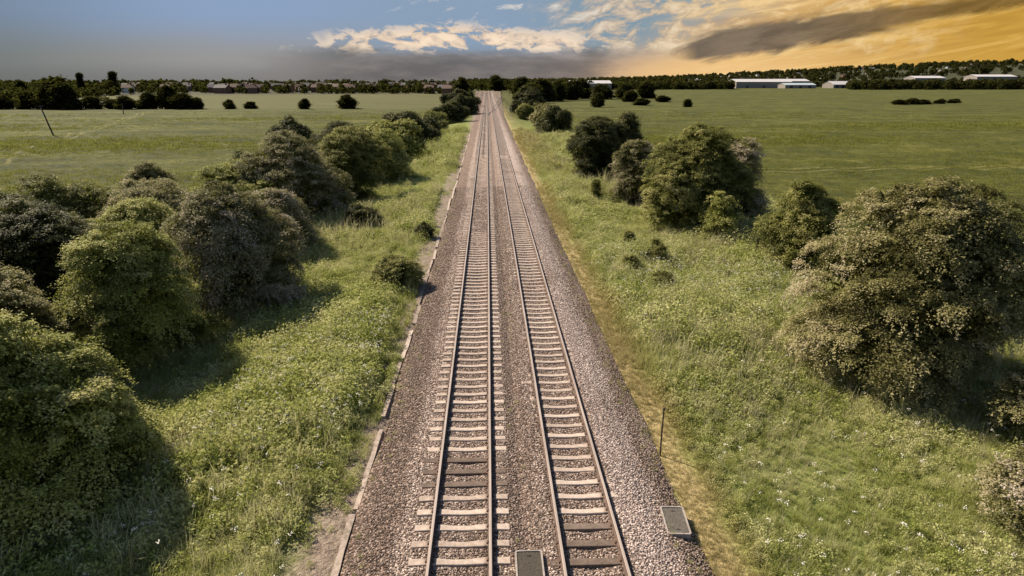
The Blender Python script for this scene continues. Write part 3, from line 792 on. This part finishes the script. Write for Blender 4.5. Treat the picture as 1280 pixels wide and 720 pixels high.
def mound(seed, mat_):
    g = np.random.default_rng(seed); n = 420
    d = unit(g.normal(size=(n, 3)) * np.array([1, 1, .8]) + np.array([0, 0, .35])); d[:, 2] = np.abs(d[:, 2])
    p = d * np.array([.6, .55, .8]) * g.uniform(.6, 1.1, (n, 1)) * (1 + .25 * np.sin(d[:, :1] * 7 + seed) * np.cos(d[:, 1:2] * 6))
    nr = unit(d * .5 + g.normal(size=(n, 3)) * .55 + np.array([0, 0, .5])); u = unit(np.cross(nr, g.normal(size=(n, 3)))); v = np.cross(nr, u); s = .05 * g.uniform(.5, 1.3, (n, 1))
    V = np.stack([p - u * s, p - v * s * .5, p + u * s, p + v * s * .5], 1).reshape(-1, 3)
    return mesh('weed_leaves', V, np.arange(len(V)).reshape(-1, 4), mat_, False, np.repeat(np.clip(g.uniform(0, 1, n), 0, 1), 4))
# height range of the verge vegetation; short turf on the field side
protos = [tuft(s, 26, .42, .16, .006, .9, MG) for s in range(4)] + [tuft(10 + s, 20, .62, .2, .007, .7, MG) for s in range(2)] + [leafy(20 + s, 150, .55, .34, .045, MG) for s in range(3)] + [mound(30 + s, MG) for s in range(3)] + [tuft(60 + s, 16, 1.0, .22, .007, .5, MTALL) for s in range(2)]
def plant(n, x0, x1, y0, y1, power, left):
    x, y = near_pts(n, x0, x1, y0, y1, power)
    dens = .5 + .5 * wob(x, y, 1.7) * .6 + .3 * wob(y, x, .6)
    soil = (x < -3.9) & (x > -5.3)
    pr = np.clip(.55 + dens * .5, .1, 1); pr = np.where(soil, pr * np.clip(.12 + .6 * wob(x, y, 2.2), 0.03, .9), pr)
    pr = np.where((x > 5.2) & (x < 6.5), 1.0, pr)
    k = rg.random(n) < pr
    return x[k], y[k]
bits = [plant(26000, -20, -3.95, 9, 34, 1.2, 1), plant(36000, 5.45, 27, 9, 34, 1.2, 0), plant(19000, -20, -4.0, 34, 75, 1.3, 1), plant(25000, 5.45, 30, 34, 75, 1.3, 0), plant(9000, -22, -4.2, 75, 170, 1.3, 1), plant(9000, 5.7, 25, 75, 170, 1.3, 0)]
wx = np.concatenate([rg.normal(5.1, .22, 260), rg.normal(-3.45, .18, 130), rg.normal(.85, .3, 40)]); wy = 10 + 60 * rg.uniform(0, 1, 430) ** 1.3
bits.append((wx, wy))
vx = np.concatenate([b[0] for b in bits]); vy = np.concatenate([b[1] for b in bits]); n = len(vx)
kind = np.where(wob(vx, vy, 1.1) + rg.normal(0, .5, n) > .35, rg.integers(6, 9, n), np.where(wob(vy, vx, 2.0) + rg.normal(0, .4, n) > .5, rg.integers(4, 6, n), rg.integers(0, 4, n)))
kind = np.where((rg.random(n) < .13 * np.clip(.4 + wob(vx, vy, 2.9), 0, 1.4)) & ((vx > 7) | (vx < -4.9)), rg.integers(9, 12, n), kind)
kind = np.where((rg.random(n) < .14 * np.clip(.3 + wob(vy, vx, 3.7), 0, 1.4)) & ((vx > 7) | (vx < -4.9)), rg.integers(12, 14, n), kind)
kind = np.where((vx > 5.2) & (vx < 6.6), rg.integers(0, 4, n), kind)
sc = rg.uniform(.65, 1.35, n) * (1 + .8 * sst(30, 120, vy)) * np.clip(.95 + .4 * wob(vx, vy, 2.4), .45, 1.5)
sc = np.where((vx > 5.0) & (vx < 6.5), sc * .5, sc); sc = np.where((vx < -3.9) & (vx > -4.6), sc * .6, sc)
sc[-430:] = rg.uniform(.2, .5, 430); kind[-430:] = rg.integers(0, 4, 430)
scatter('verge_grass', np.stack([vx, vy, np.where((vx > -3.7) & (vx < 5.45), ballast_z(vx, vy), ground_z(vx, vy)) - .02], 1), rg.uniform(0, 6.28, n), sc, kind, protos, rg.uniform(-.2, .2, (n, 3)))

# meadow grass on both fields
protos = [tuft(40 + s, 24, .30, .55, .016, .9, MFG) for s in range(4)]
fx, fy = [], []
for (m_, x0, x1, y0, y1, pw) in ((42000, -200, -18, 35, 310, 1.35), (52000, 20, 260, 30, 330, 1.35)):
    x, y = near_pts(m_, x0, x1, y0, y1, pw); k = (np.abs(x) < y * .80 + 12) & (rg.random(m_) > sst(.2, 1, (y - y0) / (y1 - y0))); x, y = x[k], y[k]; fx.append(x); fy.append(y)
fx = np.concatenate(fx); fy = np.concatenate(fy); n = len(fx)
scatter('meadow_grass', np.stack([fx, fy, ground_z(fx, fy) - .02], 1), rg.uniform(0, 6.28, n), rg.uniform(.6, 1.3, n) * (1 + .7 * sst(60, 180, fy)) * np.clip(.75 + .5 * wob(fx * .3, fy, 6.), .3, 1.4), rg.integers(0, 4, n), protos)

# white wild flowers on the verge beside the yellow grass
MFL, nt_, b_ = material('white_petals', .7, .2); setc(nt_, b_, (.62, .58, .50))
def flower(seed):
    g = np.random.default_rng(seed); V = []
    for k in range(9):
        a = g.uniform(0, 6.28); r = .055 * math.sqrt(g.random()); p = np.array([math.cos(a) * r, math.sin(a) * r, .62 + g.uniform(-.03, .03)])
        nr = unit(g.normal(size=3) * .4 + np.array([0, 0, 1])); u = unit(np.cross(nr, g.normal(size=3))) * .013; v = np.cross(nr, u)
        V += [p - u, p - v, p + u, p + v]
    return mesh('flower_head', np.array(V), np.arange(len(V)).reshape(-1, 4), MFL)
x, y = near_pts(5200, 6.8, 24, 11, 45, 1.1); k = wob(x, y, 3.2) + rg.normal(0, .7, len(x)) > .3; x, y = x[k], y[k]
x2, y2 = near_pts(2200, -10, -4.6, 11, 32, 1.2); k = wob(x2, y2, 3.) + rg.normal(0, .7, len(x2)) > .5; x = np.concatenate([x, x2[k]]); y = np.concatenate([y, y2[k]])
scatter('wildflower_foliage', np.stack([x, y, ground_z(x, y)], 1), rg.uniform(0, 6.28, len(x)), rg.uniform(1.0, 1.6, len(x)), rg.integers(0, 3, len(x)), [flower(s) for s in range(3)], rg.uniform(-.2, .2, (len(x), 3)))

# ------------------------------------------------------------------ far trees
FT = []
for k in range(6):
    me, L = crown_mesh(200 + k, 3.8, 3.5, 6.3, LEAF['wood'], .36, 700, 7, 20, .35 if k % 2 else .1, .2, True, 'crown', .9)
    FT.append((me, stems_mesh(200 + k, L, 6.5, .2, 4, 'trunk')))
me, L = crown_mesh(230, 1.7, 1.7, 11, LEAF['wood'], .42, 520, 7, 12, .8, .1, True, 'crown', .5)
FT.append((me, stems_mesh(230, L, 11, .2, 3, 'trunk')))
def far_tree(x, y, s, label, group, k=None, sz=1.0, cat='tree', name='tree'):
    k = random.randrange(6) if k is None else k
    t = thing(name, label, cat, (x, y, float(ground_z(x, y)) - .1), random.uniform(0, 6.28), group)
    t.scale = (s * random.uniform(.95, 1.35), s * random.uniform(.9, 1.2), s * sz * random.uniform(.92, 1.1))
    link('crown', FT[k][0], t); link('trunk', FT[k][1], t)
    return t
# hedge across the left field (about 300 m off)
HG = 'trees and bushes of the hedge across the field'
hy = 330
for (x, s, sz, lab) in [(-262, 1.5, .9, 'dark hedge bush at the photo edge across the field'), (-248, 1.4, .8, 'second dark hedge bush from the photo edge across the field'), (-236, 1.3, .8, 'third dark hedge bush from the photo edge across the field'),
        (-225, 1.4, .9, 'hedge bush just before the big dark tree across the field'), (-212, 2.1, 1.15, 'big dark tree standing tallest in the hedge across the field'), (-205, 1.9, 1.0, 'broad dark tree leaning on the tallest hedge tree'),
        (-195, 1.3, .75, 'low hedge bush right after the tallest hedge tree'), (-186, 1.2, .7, 'low hedge bush second after the tallest hedge tree'), (-178, 1.3, .8, 'hedge bush in the middle between the two tall hedge trees'),
        (-170, 1.3, .9, 'hedge bush just before the sloping dark tree'), (-161, 1.6, 1.15, 'dark tree with a sloping top in the middle of the hedge'), (-152, 1.5, .8, 'bush leaning on the sloping dark hedge tree'),
        (-138, 1.1, .75, 'rounded bush ending the unbroken hedge'), (-122, .95, .7, 'first of two small round bushes after the unbroken hedge'), (-112, .9, .65, 'second of two small round bushes after the unbroken hedge'),
        (-86, .85, .9, 'small round bush alone on the far field boundary'), (-67, 1.5, .72, 'wide dark bush alone nearer the tracks on the far field boundary')]:
    x += 9 if x < -145 else 0
    far_tree(x, hy + random.uniform(-4, 4), s * (.95 if x < -130 else .95), lab, HG, None, sz)
g = np.random.default_rng(91); n = 11000
hx = g.uniform(-64, 64, n); hh = np.clip(5.0 + 1.3 * wob(hx, hx * 0, 4) + .6 * wob(hx, hx * 0, 1.3), 3.4, 7.5)
p = np.stack([hx, g.normal(0, .9, n), hh * g.uniform(.02, 1.0, n) ** .8], 1)
nr = unit(g.normal(size=(n, 3)) + np.array([0, 0, .4])); u_ = unit(np.cross(nr, g.normal(size=(n, 3)))); v_ = np.cross(nr, u_); q_ = g.uniform(.2, .5, (n, 1))
V = np.stack([p - u_ * q_, p - v_ * q_ * .7, p + u_ * q_, p + v_ * q_ * .7], 1).reshape(-1, 3)
tag(link('hedge', mesh('hedge', V, np.arange(len(V)).reshape(-1, 4), LEAF['wood'], False, np.repeat(np.clip(g.normal(.35, .15, n), 0, 1), 4)), None, (-205, 333, float(ground_z(-205, 333)) - .1)),
    'low dark unbroken hedge along the far side of the field, under the hedge trees', 'hedge')
# lone trees on the right field
LG = 'lone trees and bushes out in the field'
for (x, y, s, sz, lab) in [(57, 352, 1.0, 1.1, 'small dark tree alone in the field beyond the brown far bush'), (104, 354, .72, .8, 'small round dark bush out in the open field'), (86, 380, 1.2, .45, 'low flat scrub patch in the open field'),
        (93, 445, 1.3, 1.0, 'dark tree at the field end near the long pale building'), (112, 438, 1.3, .5, 'low wide bush beside the tree at the field end')]:
    far_tree(x, y, s, lab, LG, None, sz)
for k in range(7):
    far_tree(236 + k * 9 + random.uniform(-3, 3), 385 + k * 5 + random.uniform(-5, 5), random.uniform(.7, 1.1), 'low dark scrub in the far field before the dark wood', 'scrub in the far field', None, .5, 'scrub', 'scrub_bush')
# trees at the end of the line
TG = 'trees gathered where the tracks end'
for (x, y, s, sz, lab) in [(26, 420, 1.9, 1.05, 'dark tree right beside the end of the tracks'), (36, 455, 2.2, 1.0, 'round olive tree second from the end of the tracks'), (48, 470, 2.0, 1.0, 'tree third from the end of the tracks'),
        (60, 490, 2.1, 1.1, 'broad tree fourth from the end of the tracks'), (27, 560, 2.2, 1.1, 'tree peeping over the end of the tracks'), (10, 750, 2.4, 1.1, 'tree standing exactly behind the vanishing tracks'),
        (-24, 640, 2.2, 1.0, 'dark tree on the town side of the vanishing tracks'), (72, 520, 1.6, 1.3, 'pointed dark tree before the long pale building'), (84, 505, 1.9, .9, 'tree in front of the long pale building'),
        (104, 520, 1.8, .9, 'tree at the middle of the long pale building'), (122, 525, 2.0, .95, 'tree at the end of the long pale building')]:
    far_tree(x, y, s, lab, TG, None, sz)
far_tree(-355, 620, 1.6, 'slim pointed conifer rising above the far houses', 'tall trees on the skyline', 6)
far_tree(-327, 620, 1.75, 'tallest pointed tree on the skyline, broad at its foot', 'tall trees on the skyline', 6)
far_tree(-325, 612, 1.75, 'broad dark tree at the foot of the tallest pointed one', 'tall trees on the skyline')
far_tree(-420, 640, 1.4, 'flat-topped skyline tree near the photo edge', 'tall trees on the skyline', None, 1.25)
# far woods that read as one mass
def wood(name, pts, seed):
    g = np.random.default_rng(seed); Vs, Ts = [], []
    for (x, y, s) in pts:
        n = 130; z0 = float(ground_z(x, y))
        d = unit(g.normal(size=(n, 3)) + np.array([0, 0, .3])); ax = np.array([s * .8, s * .8, s * .95]) * g.uniform(.8, 1.15, 3)
        p = np.array([x, y, z0 + s * .7]) + d * ax * g.uniform(.65, 1.05, (n, 1))
        nr = unit(d + g.normal(size=(n, 3)) * .6); u = unit(np.cross(nr, g.normal(size=(n, 3)))); v = np.cross(nr, u); q = s * g.uniform(.12, .30, (n, 1))
        Vs.append(np.stack([p - u * q, p - v * q * .7, p + u * q, p + v * q * .7], 1).reshape(-1, 3)); Ts.append(np.repeat(np.clip(g.normal(.35 + g.uniform(-.2, .2), .15, n), 0, 1), 4))
    V = np.concatenate(Vs)
    return tag(link(name, mesh(name, V, np.arange(len(V)).reshape(-1, 4), LEAF['wood'], False, np.concatenate(Ts))), kind='stuff')
g = np.random.default_rng(77); pts = []
for k in range(330):                      # the town side, front row
    y = g.uniform(660, 800); u = g.uniform(-.82, -.02); pts.append((u * y, y, g.uniform(3.0, 5.6)))
for k in range(500):                      # the town side, behind
    y = g.uniform(800, 1500); u = g.uniform(-.82, -.01); pts.append((u * y, y, g.uniform(4.0, 7.5)))
for k in range(260):                      # low woodland behind the hedge
    y = g.uniform(380, 620); u = g.uniform(-.84, -.50 - .0006 * (620 - y)); pts.append((u * y, y, g.uniform(2.5, 4.5)))
for k in range(560):                      # belt at the end of the open field
    u = g.uniform(.04, .36); y = g.uniform(600, 800) if u < .13 else g.uniform(860, 960); pts.append((u * y, y, g.uniform(3.5, 6.5)))
for k in range(260):
    u = g.uniform(.33, .90); y = g.uniform(1060, 1200); pts.append((u * y, y, g.uniform(3.5, 6.5)))
for k in range(1700):                     # the hill
    u = g.uniform(-.04, .94); y = g.uniform(1350, 2700); pts.append((u * y, y, g.uniform(4.5, 9)))
for k in range(760):                      # dark wood on the far right
    u = g.uniform(.53, .95); y = g.uniform(820, 1030); pts.append((u * y, y, g.uniform(4, 7.5)))
for k in range(60):                       # behind the end of the tracks
    y = g.uniform(760, 900); pts.append((g.uniform(-45, 60), y, g.uniform(3.5, 6)))
wood('distant_woods', pts, 78)

# ------------------------------------------------------------------ far houses and sheds
def plain(name, c, rough=.85):
    m, nt, b = material(name, rough, .25); P, X, Y, Z = position(nt)
    n = noise(nt, P, .35, 4, .6); setc(nt, b, mixc(nt, n, tuple(v * .8 for v in c), tuple(min(1, v * 1.15) for v in c))); return m
MBR, MWH, MRF, MRF2, MGL = plain('far_brick', (.14, .075, .05)), plain('far_render', (.45, .42, .38)), plain('far_tile_roof', (.11, .065, .05)), plain('far_slate_roof', (.10, .09, .09)), plain('far_window_glass', (.05, .055, .06), .2)
def house_data(wall, roof, w, d, h, r):
    a = MB(); a.add([(-w / 2, -d / 2, -1), (w / 2, -d / 2, -1), (w / 2, d / 2, -1), (-w / 2, d / 2, -1), (-w / 2, -d / 2, h), (w / 2, -d / 2, h), (w / 2, d / 2, h), (-w / 2, d / 2, h), (-w / 2, 0, h + r - .1), (w / 2, 0, h + r - .1)],
        [(0, 1, 5, 4), (1, 2, 6, 9, 5), (2, 3, 7, 6), (3, 0, 4, 8, 7)])
    b = MB(); e = .35
    for s in (-1, 1):
        lo = Vector((0, s * (d / 2 + e), h - e * r / (d / 2))); hi = Vector((0, 0, h + r))
        v = [(-w / 2 - e, lo.y, lo.z), (w / 2 + e, lo.y, lo.z), (w / 2 + e, 0, hi.z), (-w / 2 - e, 0, hi.z)]; v += [(x, y, z + .18) for x, y, z in v]
        b.add(v, [(0, 1, 2, 3), (4, 5, 6, 7), (0, 1, 5, 4), (1, 2, 6, 5), (3, 0, 4, 7)])
    c = MB(); c.box((w * .32, 0, h + r + .4), (.9, .7, 1.6))
    wn = MB()
    for xx in (-w * .28, w * .28):
        for zz in (1.4, 4.0):
            if zz < h - .6: wn.box((xx, -d / 2 - .02, zz), (1.3, .08, 1.1))
    return [('wall', a.data('wall', wall)), ('roof', b.data('roof', roof)), ('chimney', c.data('chimney', MBR)), ('window', wn.data('window', MGL))]
HK = [house_data(MBR, MRF, 9, 8, 5.2, 2.8), house_data(MBR, MRF2, 14, 8, 5.2, 2.6), house_data(MWH, MRF, 9, 8, 5.0, 2.8), house_data(MWH, MRF2, 8, 7, 2.8, 2.4)]
HL = ['small brick house with red-brown roof among the far trees', 'long brick house with slate roof among the far trees', 'white rendered house with red-brown roof among the far trees', 'low white bungalow with slate roof among the far trees']
def house(x, y, k, rz):
    t = thing('house', HL[k], 'house', (x, y, float(ground_z(x, y))), rz, 'houses of the far town: ' + HL[k])
    for nm, me in HK[k]:
        if nm == 'chimney':
            rf = [c for c in t.children if c.name.startswith('roof')][0]; link(nm, me, rf)
        elif nm == 'window': link(nm, me, t)
        else: link(nm, me, t)
g = random.Random(5)
for k in range(100):
    y = g.uniform(645, 800) if k % 2 else g.uniform(800, 1100); u = g.uniform(-.52, -.03); house(u * y, y, g.choice([0, 0, 1, 1, 0, 2, 3]), g.uniform(-.5, .5))
for k in range(40):
    y = g.uniform(1350, 2100); u = g.uniform(.05, .75); house(u * y, y, g.choice([0, 1, 2, 2, 3]), g.uniform(-.5, .5))
MSHED, MSHR, MSHG = plain('shed_cladding', (.22, .19, .165)), plain('shed_white_roof', (.46, .43, .42), .6), plain('shed_grey_roof', (.36, .40, .42), .5)
def shed(x, y, w, d, h, r, rz, roof, label):
    z = float(ground_z(x, y)); t = thing('industrial_shed', label, 'warehouse', (x, y, z), rz, 'industrial buildings at the end of the field')
    hd = house_data(MSHED, roof, w, d, h, r); link('wall', hd[0][1], t); link('roof', hd[1][1], t)
    for s in (-.3, 0, .3):
        mb = MB(); mb.box((w * s, -d / 2 - .06, 1.6), (4.2, .12, 4.2)); mb.build('loading_door', MGL, t)
shed(128, 870, 52, 30, 7.5, 3.4, 0, MSHR, 'long white roofed building behind the trees near the track end')
shed(392, 990, 82, 36, 8.5, 3.8, .05, MSHR, 'longest low white roofed warehouse at the end of the field')
shed(448, 1015, 46, 30, 9.5, 3.0, 0, MSHR, 'white roofed warehouse rising just after the longest one')
shed(430, 950, 44, 22, 4.5, 2.4, .05, MSHG, 'low grey-green roofed shed in front of the white warehouses')
shed(505, 985, 30, 26, 5.0, 4.5, .15, MSHR, 'gabled pale shed at the near end of the warehouses')
shed(528, 1000, 34, 24, 5.0, 4.2, .15, MSHG, 'grey gabled shed leaning against the pale gabled one')
shed(680, 1060, 48, 30, 13.5, 3.0, 0, MSHR, 'tall pale warehouse standing over the dark wood')
shed(770, 1040, 62, 30, 14.5, 3.0, 0, MSHR, 'tall warehouse with a thin pale roof at the photo edge')
shed(430, 1400, 14, 12, 9, 3.0, 0, MSHR, 'small white building up the slope behind the warehouses')

# ------------------------------------------------------------------ camera
cam = bpy.data.cameras.new('camera'); cam.sensor_width = 36; cam.lens = 830 / 1280 * 36; cam.clip_start = .1; cam.clip_end = 20000
co = bpy.data.objects.new('camera', cam); COL.objects.link(co)
PITCH, YAW = math.atan(258 / 830), math.atan(31 / 869)
co.location = (0, 0, 11.08); co.rotation_euler = (math.pi / 2 - PITCH, 0, -YAW)
scene.camera = co

# ------------------------------------------------------------------ light and sky
SUN_EL, SUN_AZ = R(42), R(-52)               # azimuth from +Y towards +X
sd = bpy.data.lights.new('sun', 'SUN'); sd.energy = 5.0; sd.angle = R(.6); sd.color = (1.0, .885, .72)
so = bpy.data.objects.new('sun', sd); COL.objects.link(so)
dirv = Vector((math.sin(SUN_AZ) * math.cos(SUN_EL), math.cos(SUN_AZ) * math.cos(SUN_EL), math.sin(SUN_EL)))
so.rotation_euler = dirv.to_track_quat('Z', 'Y').to_euler()

w = bpy.data.worlds.new('World'); scene.world = w; w.use_nodes = True
nt = w.node_tree; nt.nodes.clear()
out = nt.nodes.new('ShaderNodeOutputWorld')
sky = nt.nodes.new('ShaderNodeTexSky'); sky.sky_type = 'NISHITA'; sky.sun_disc = False
sky.sun_elevation = SUN_EL; sky.sun_rotation = SUN_AZ
bg = nt.nodes.new('ShaderNodeBackground'); bg.inputs[1].default_value = .066; nt.links.new(sky.outputs[0], bg.inputs[0])
tc = nt.nodes.new('ShaderNodeTexCoord'); sp = nt.nodes.new('ShaderNodeSeparateXYZ'); nt.links.new(tc.outputs['Generated'], sp.inputs[0])
dx, dy, dz = (S(nt, sp.outputs[i]) for i in range(3))
dyp = dy.abs().max(.12)
u, v = dx / dyp, dz / dyp                     # u: across, v: height above the horizon
EXPO = .536
def C(*c): return lin(c)
vv = v + (noise(nt, combine(nt, u * 3.0, v * 10.0, 0.0), 1.0, 3, .5) - .5) * .03
cleft = mixc(nt, vv.step(.03, .10), C(152, 151, 149), C(140, 162, 193))
cleft = mixc(nt, u.step(-.35, -.75) * .8, cleft, mixc(nt, vv.step(.03, .10), C(108, 116, 114), C(114, 131, 148)))
cmid = mixc(nt, v.step(.015, .06), C(200, 168, 140), C(132, 154, 168))
cright = mixc(nt, u.step(.30, .75), mixc(nt, v.step(.015, .07), C(240, 196, 134), C(222, 178, 112)), C(204, 158, 70))
c = cleft
c = mixc(nt, v.step(.032, .002) * .5, c, C(104, 102, 99))
c = mixc(nt, u.step(-.30, -.05), c, mixc(nt, v.step(.01, .06), C(132, 124, 120), C(138, 160, 184)))
c = mixc(nt, u.step(.0, .20), c, cmid)
c = mixc(nt, (u - v * 1.9).step(.06, .30), c, cright)
# thin patchy streaks of cloud above the middle and the right
n2 = noise(nt, combine(nt, u * 27.0 - v * 10.0, v * 58.0 - u * 5.0, 9.0), 1.0, 10, .66, .4)
c = mixc(nt, n2.step(.42, .56) * v.step(.026, .055) * u.step(.03, .18) * u.step(.72, .56) * .9, c, mixc(nt, n2.step(.48, .70), mixc(nt, u.step(.1, .5), C(206, 184, 160), C(214, 174, 112)), mixc(nt, u.step(.1, .5), C(240, 222, 198), C(246, 218, 166))))
c = mixc(nt, n2.step(.54, .66) * v.step(.07, .09) * u.step(-.18, -.02) * u.step(.3, .1) * .8, c, C(222, 216, 206))
# heaped peach clouds
n1 = noise(nt, combine(nt, u * 25.0, v * 54.0 + u * 3.0, 4.0), 1.0, 10, .62, .25)
top = v.step(.030, .050) * (v + (u + .05).abs() * .07 + (n1 - .5) * .05).step(.098, .066) * u.step(-.33, -.16) * u.step(.24, .10)
c = mixc(nt, ((n1 + top * .20 - .20).step(.41, .47) * top), c, mixc(nt, n1.step(.38, .60), C(196, 176, 160), C(250, 226, 198)))
# grey bank low in the middle
wob1 = noise(nt, combine(nt, u * 9.0, v * 34.0, 1.0), 1.0, 7, .62)
bank = (v + (wob1 - .5) * .045).step(.050, .032) * (u + (wob1 - .5) * .2).step(-.36, -.18) * (u + (wob1 - .5) * .25).step(.25, .07)
c = mixc(nt, bank * .85, c, mixc(nt, wob1.step(.35, .65), C(102, 99, 99), C(132, 125, 122)))
# glowing streaks low on the right
n3 = noise(nt, combine(nt, u * 9.0 - v * 16.0, v * 62.0 - u * 9.0, 2.0), 1.0, 10, .66, .6)
c = mixc(nt, n3.step(.46, .62) * u.step(.2, .4) * .65, c, mixc(nt, u.step(.35, .75), C(250, 214, 152), C(228, 186, 104)))
c = mixc(nt, n3.step(.50, .36) * u.step(.26, .4) * v.step(.015, .05) * .45, c, mixc(nt, u.step(.35, .75), C(176, 140, 100), C(172, 128, 56)))
# dark slanting cloud on the right
w3 = noise(nt, combine(nt, u * 14.0 - v * 14.0, v * 50.0 - u * 7.0, 6.0), 1.0, 10, .64, .5)
mid = v - (u - .335) * .150 - .050 - (w3 - .5) * .030
half = u.step(.24, .34) * .019 + .001 - u.step(.40, .70) * .009
dk = (mid.abs() - half).step(.006, -.005) * (u + (w3 - .5) * .12).step(.24, .30)
c = mixc(nt, dk * .92, c, mixc(nt, w3.step(.35, .65), mixc(nt, u.step(.35, .72), C(92, 84, 76), C(104, 80, 40)), mixc(nt, u.step(.35, .72), C(124, 110, 96), C(136, 106, 56))))
bg2 = nt.nodes.new('ShaderNodeBackground'); nt.links.new(c.s, bg2.inputs[0]); bg2.inputs[1].default_value = EXPO
mx = nt.nodes.new('ShaderNodeMixShader')
mask = dy.step(.05, .25) * v.step(.30, .15)
nt.links.new(mask.s, mx.inputs[0]); nt.links.new(bg.outputs[0], mx.inputs[1]); nt.links.new(bg2.outputs[0], mx.inputs[2]); nt.links.new(mx.outputs[0], out.inputs[0])

vs = scene.view_settings
vs.view_transform = 'Standard'; vs.look = 'None'; vs.gamma = 1; vs.exposure = 0.9; vs.use_curve_mapping = False
scene.cycles.max_bounces = 5; scene.cycles.diffuse_bounces = 3; scene.cycles.transmission_bounces = 3; scene.cycles.transparent_max_bounces = 4
scene.cycles.use_denoising = True
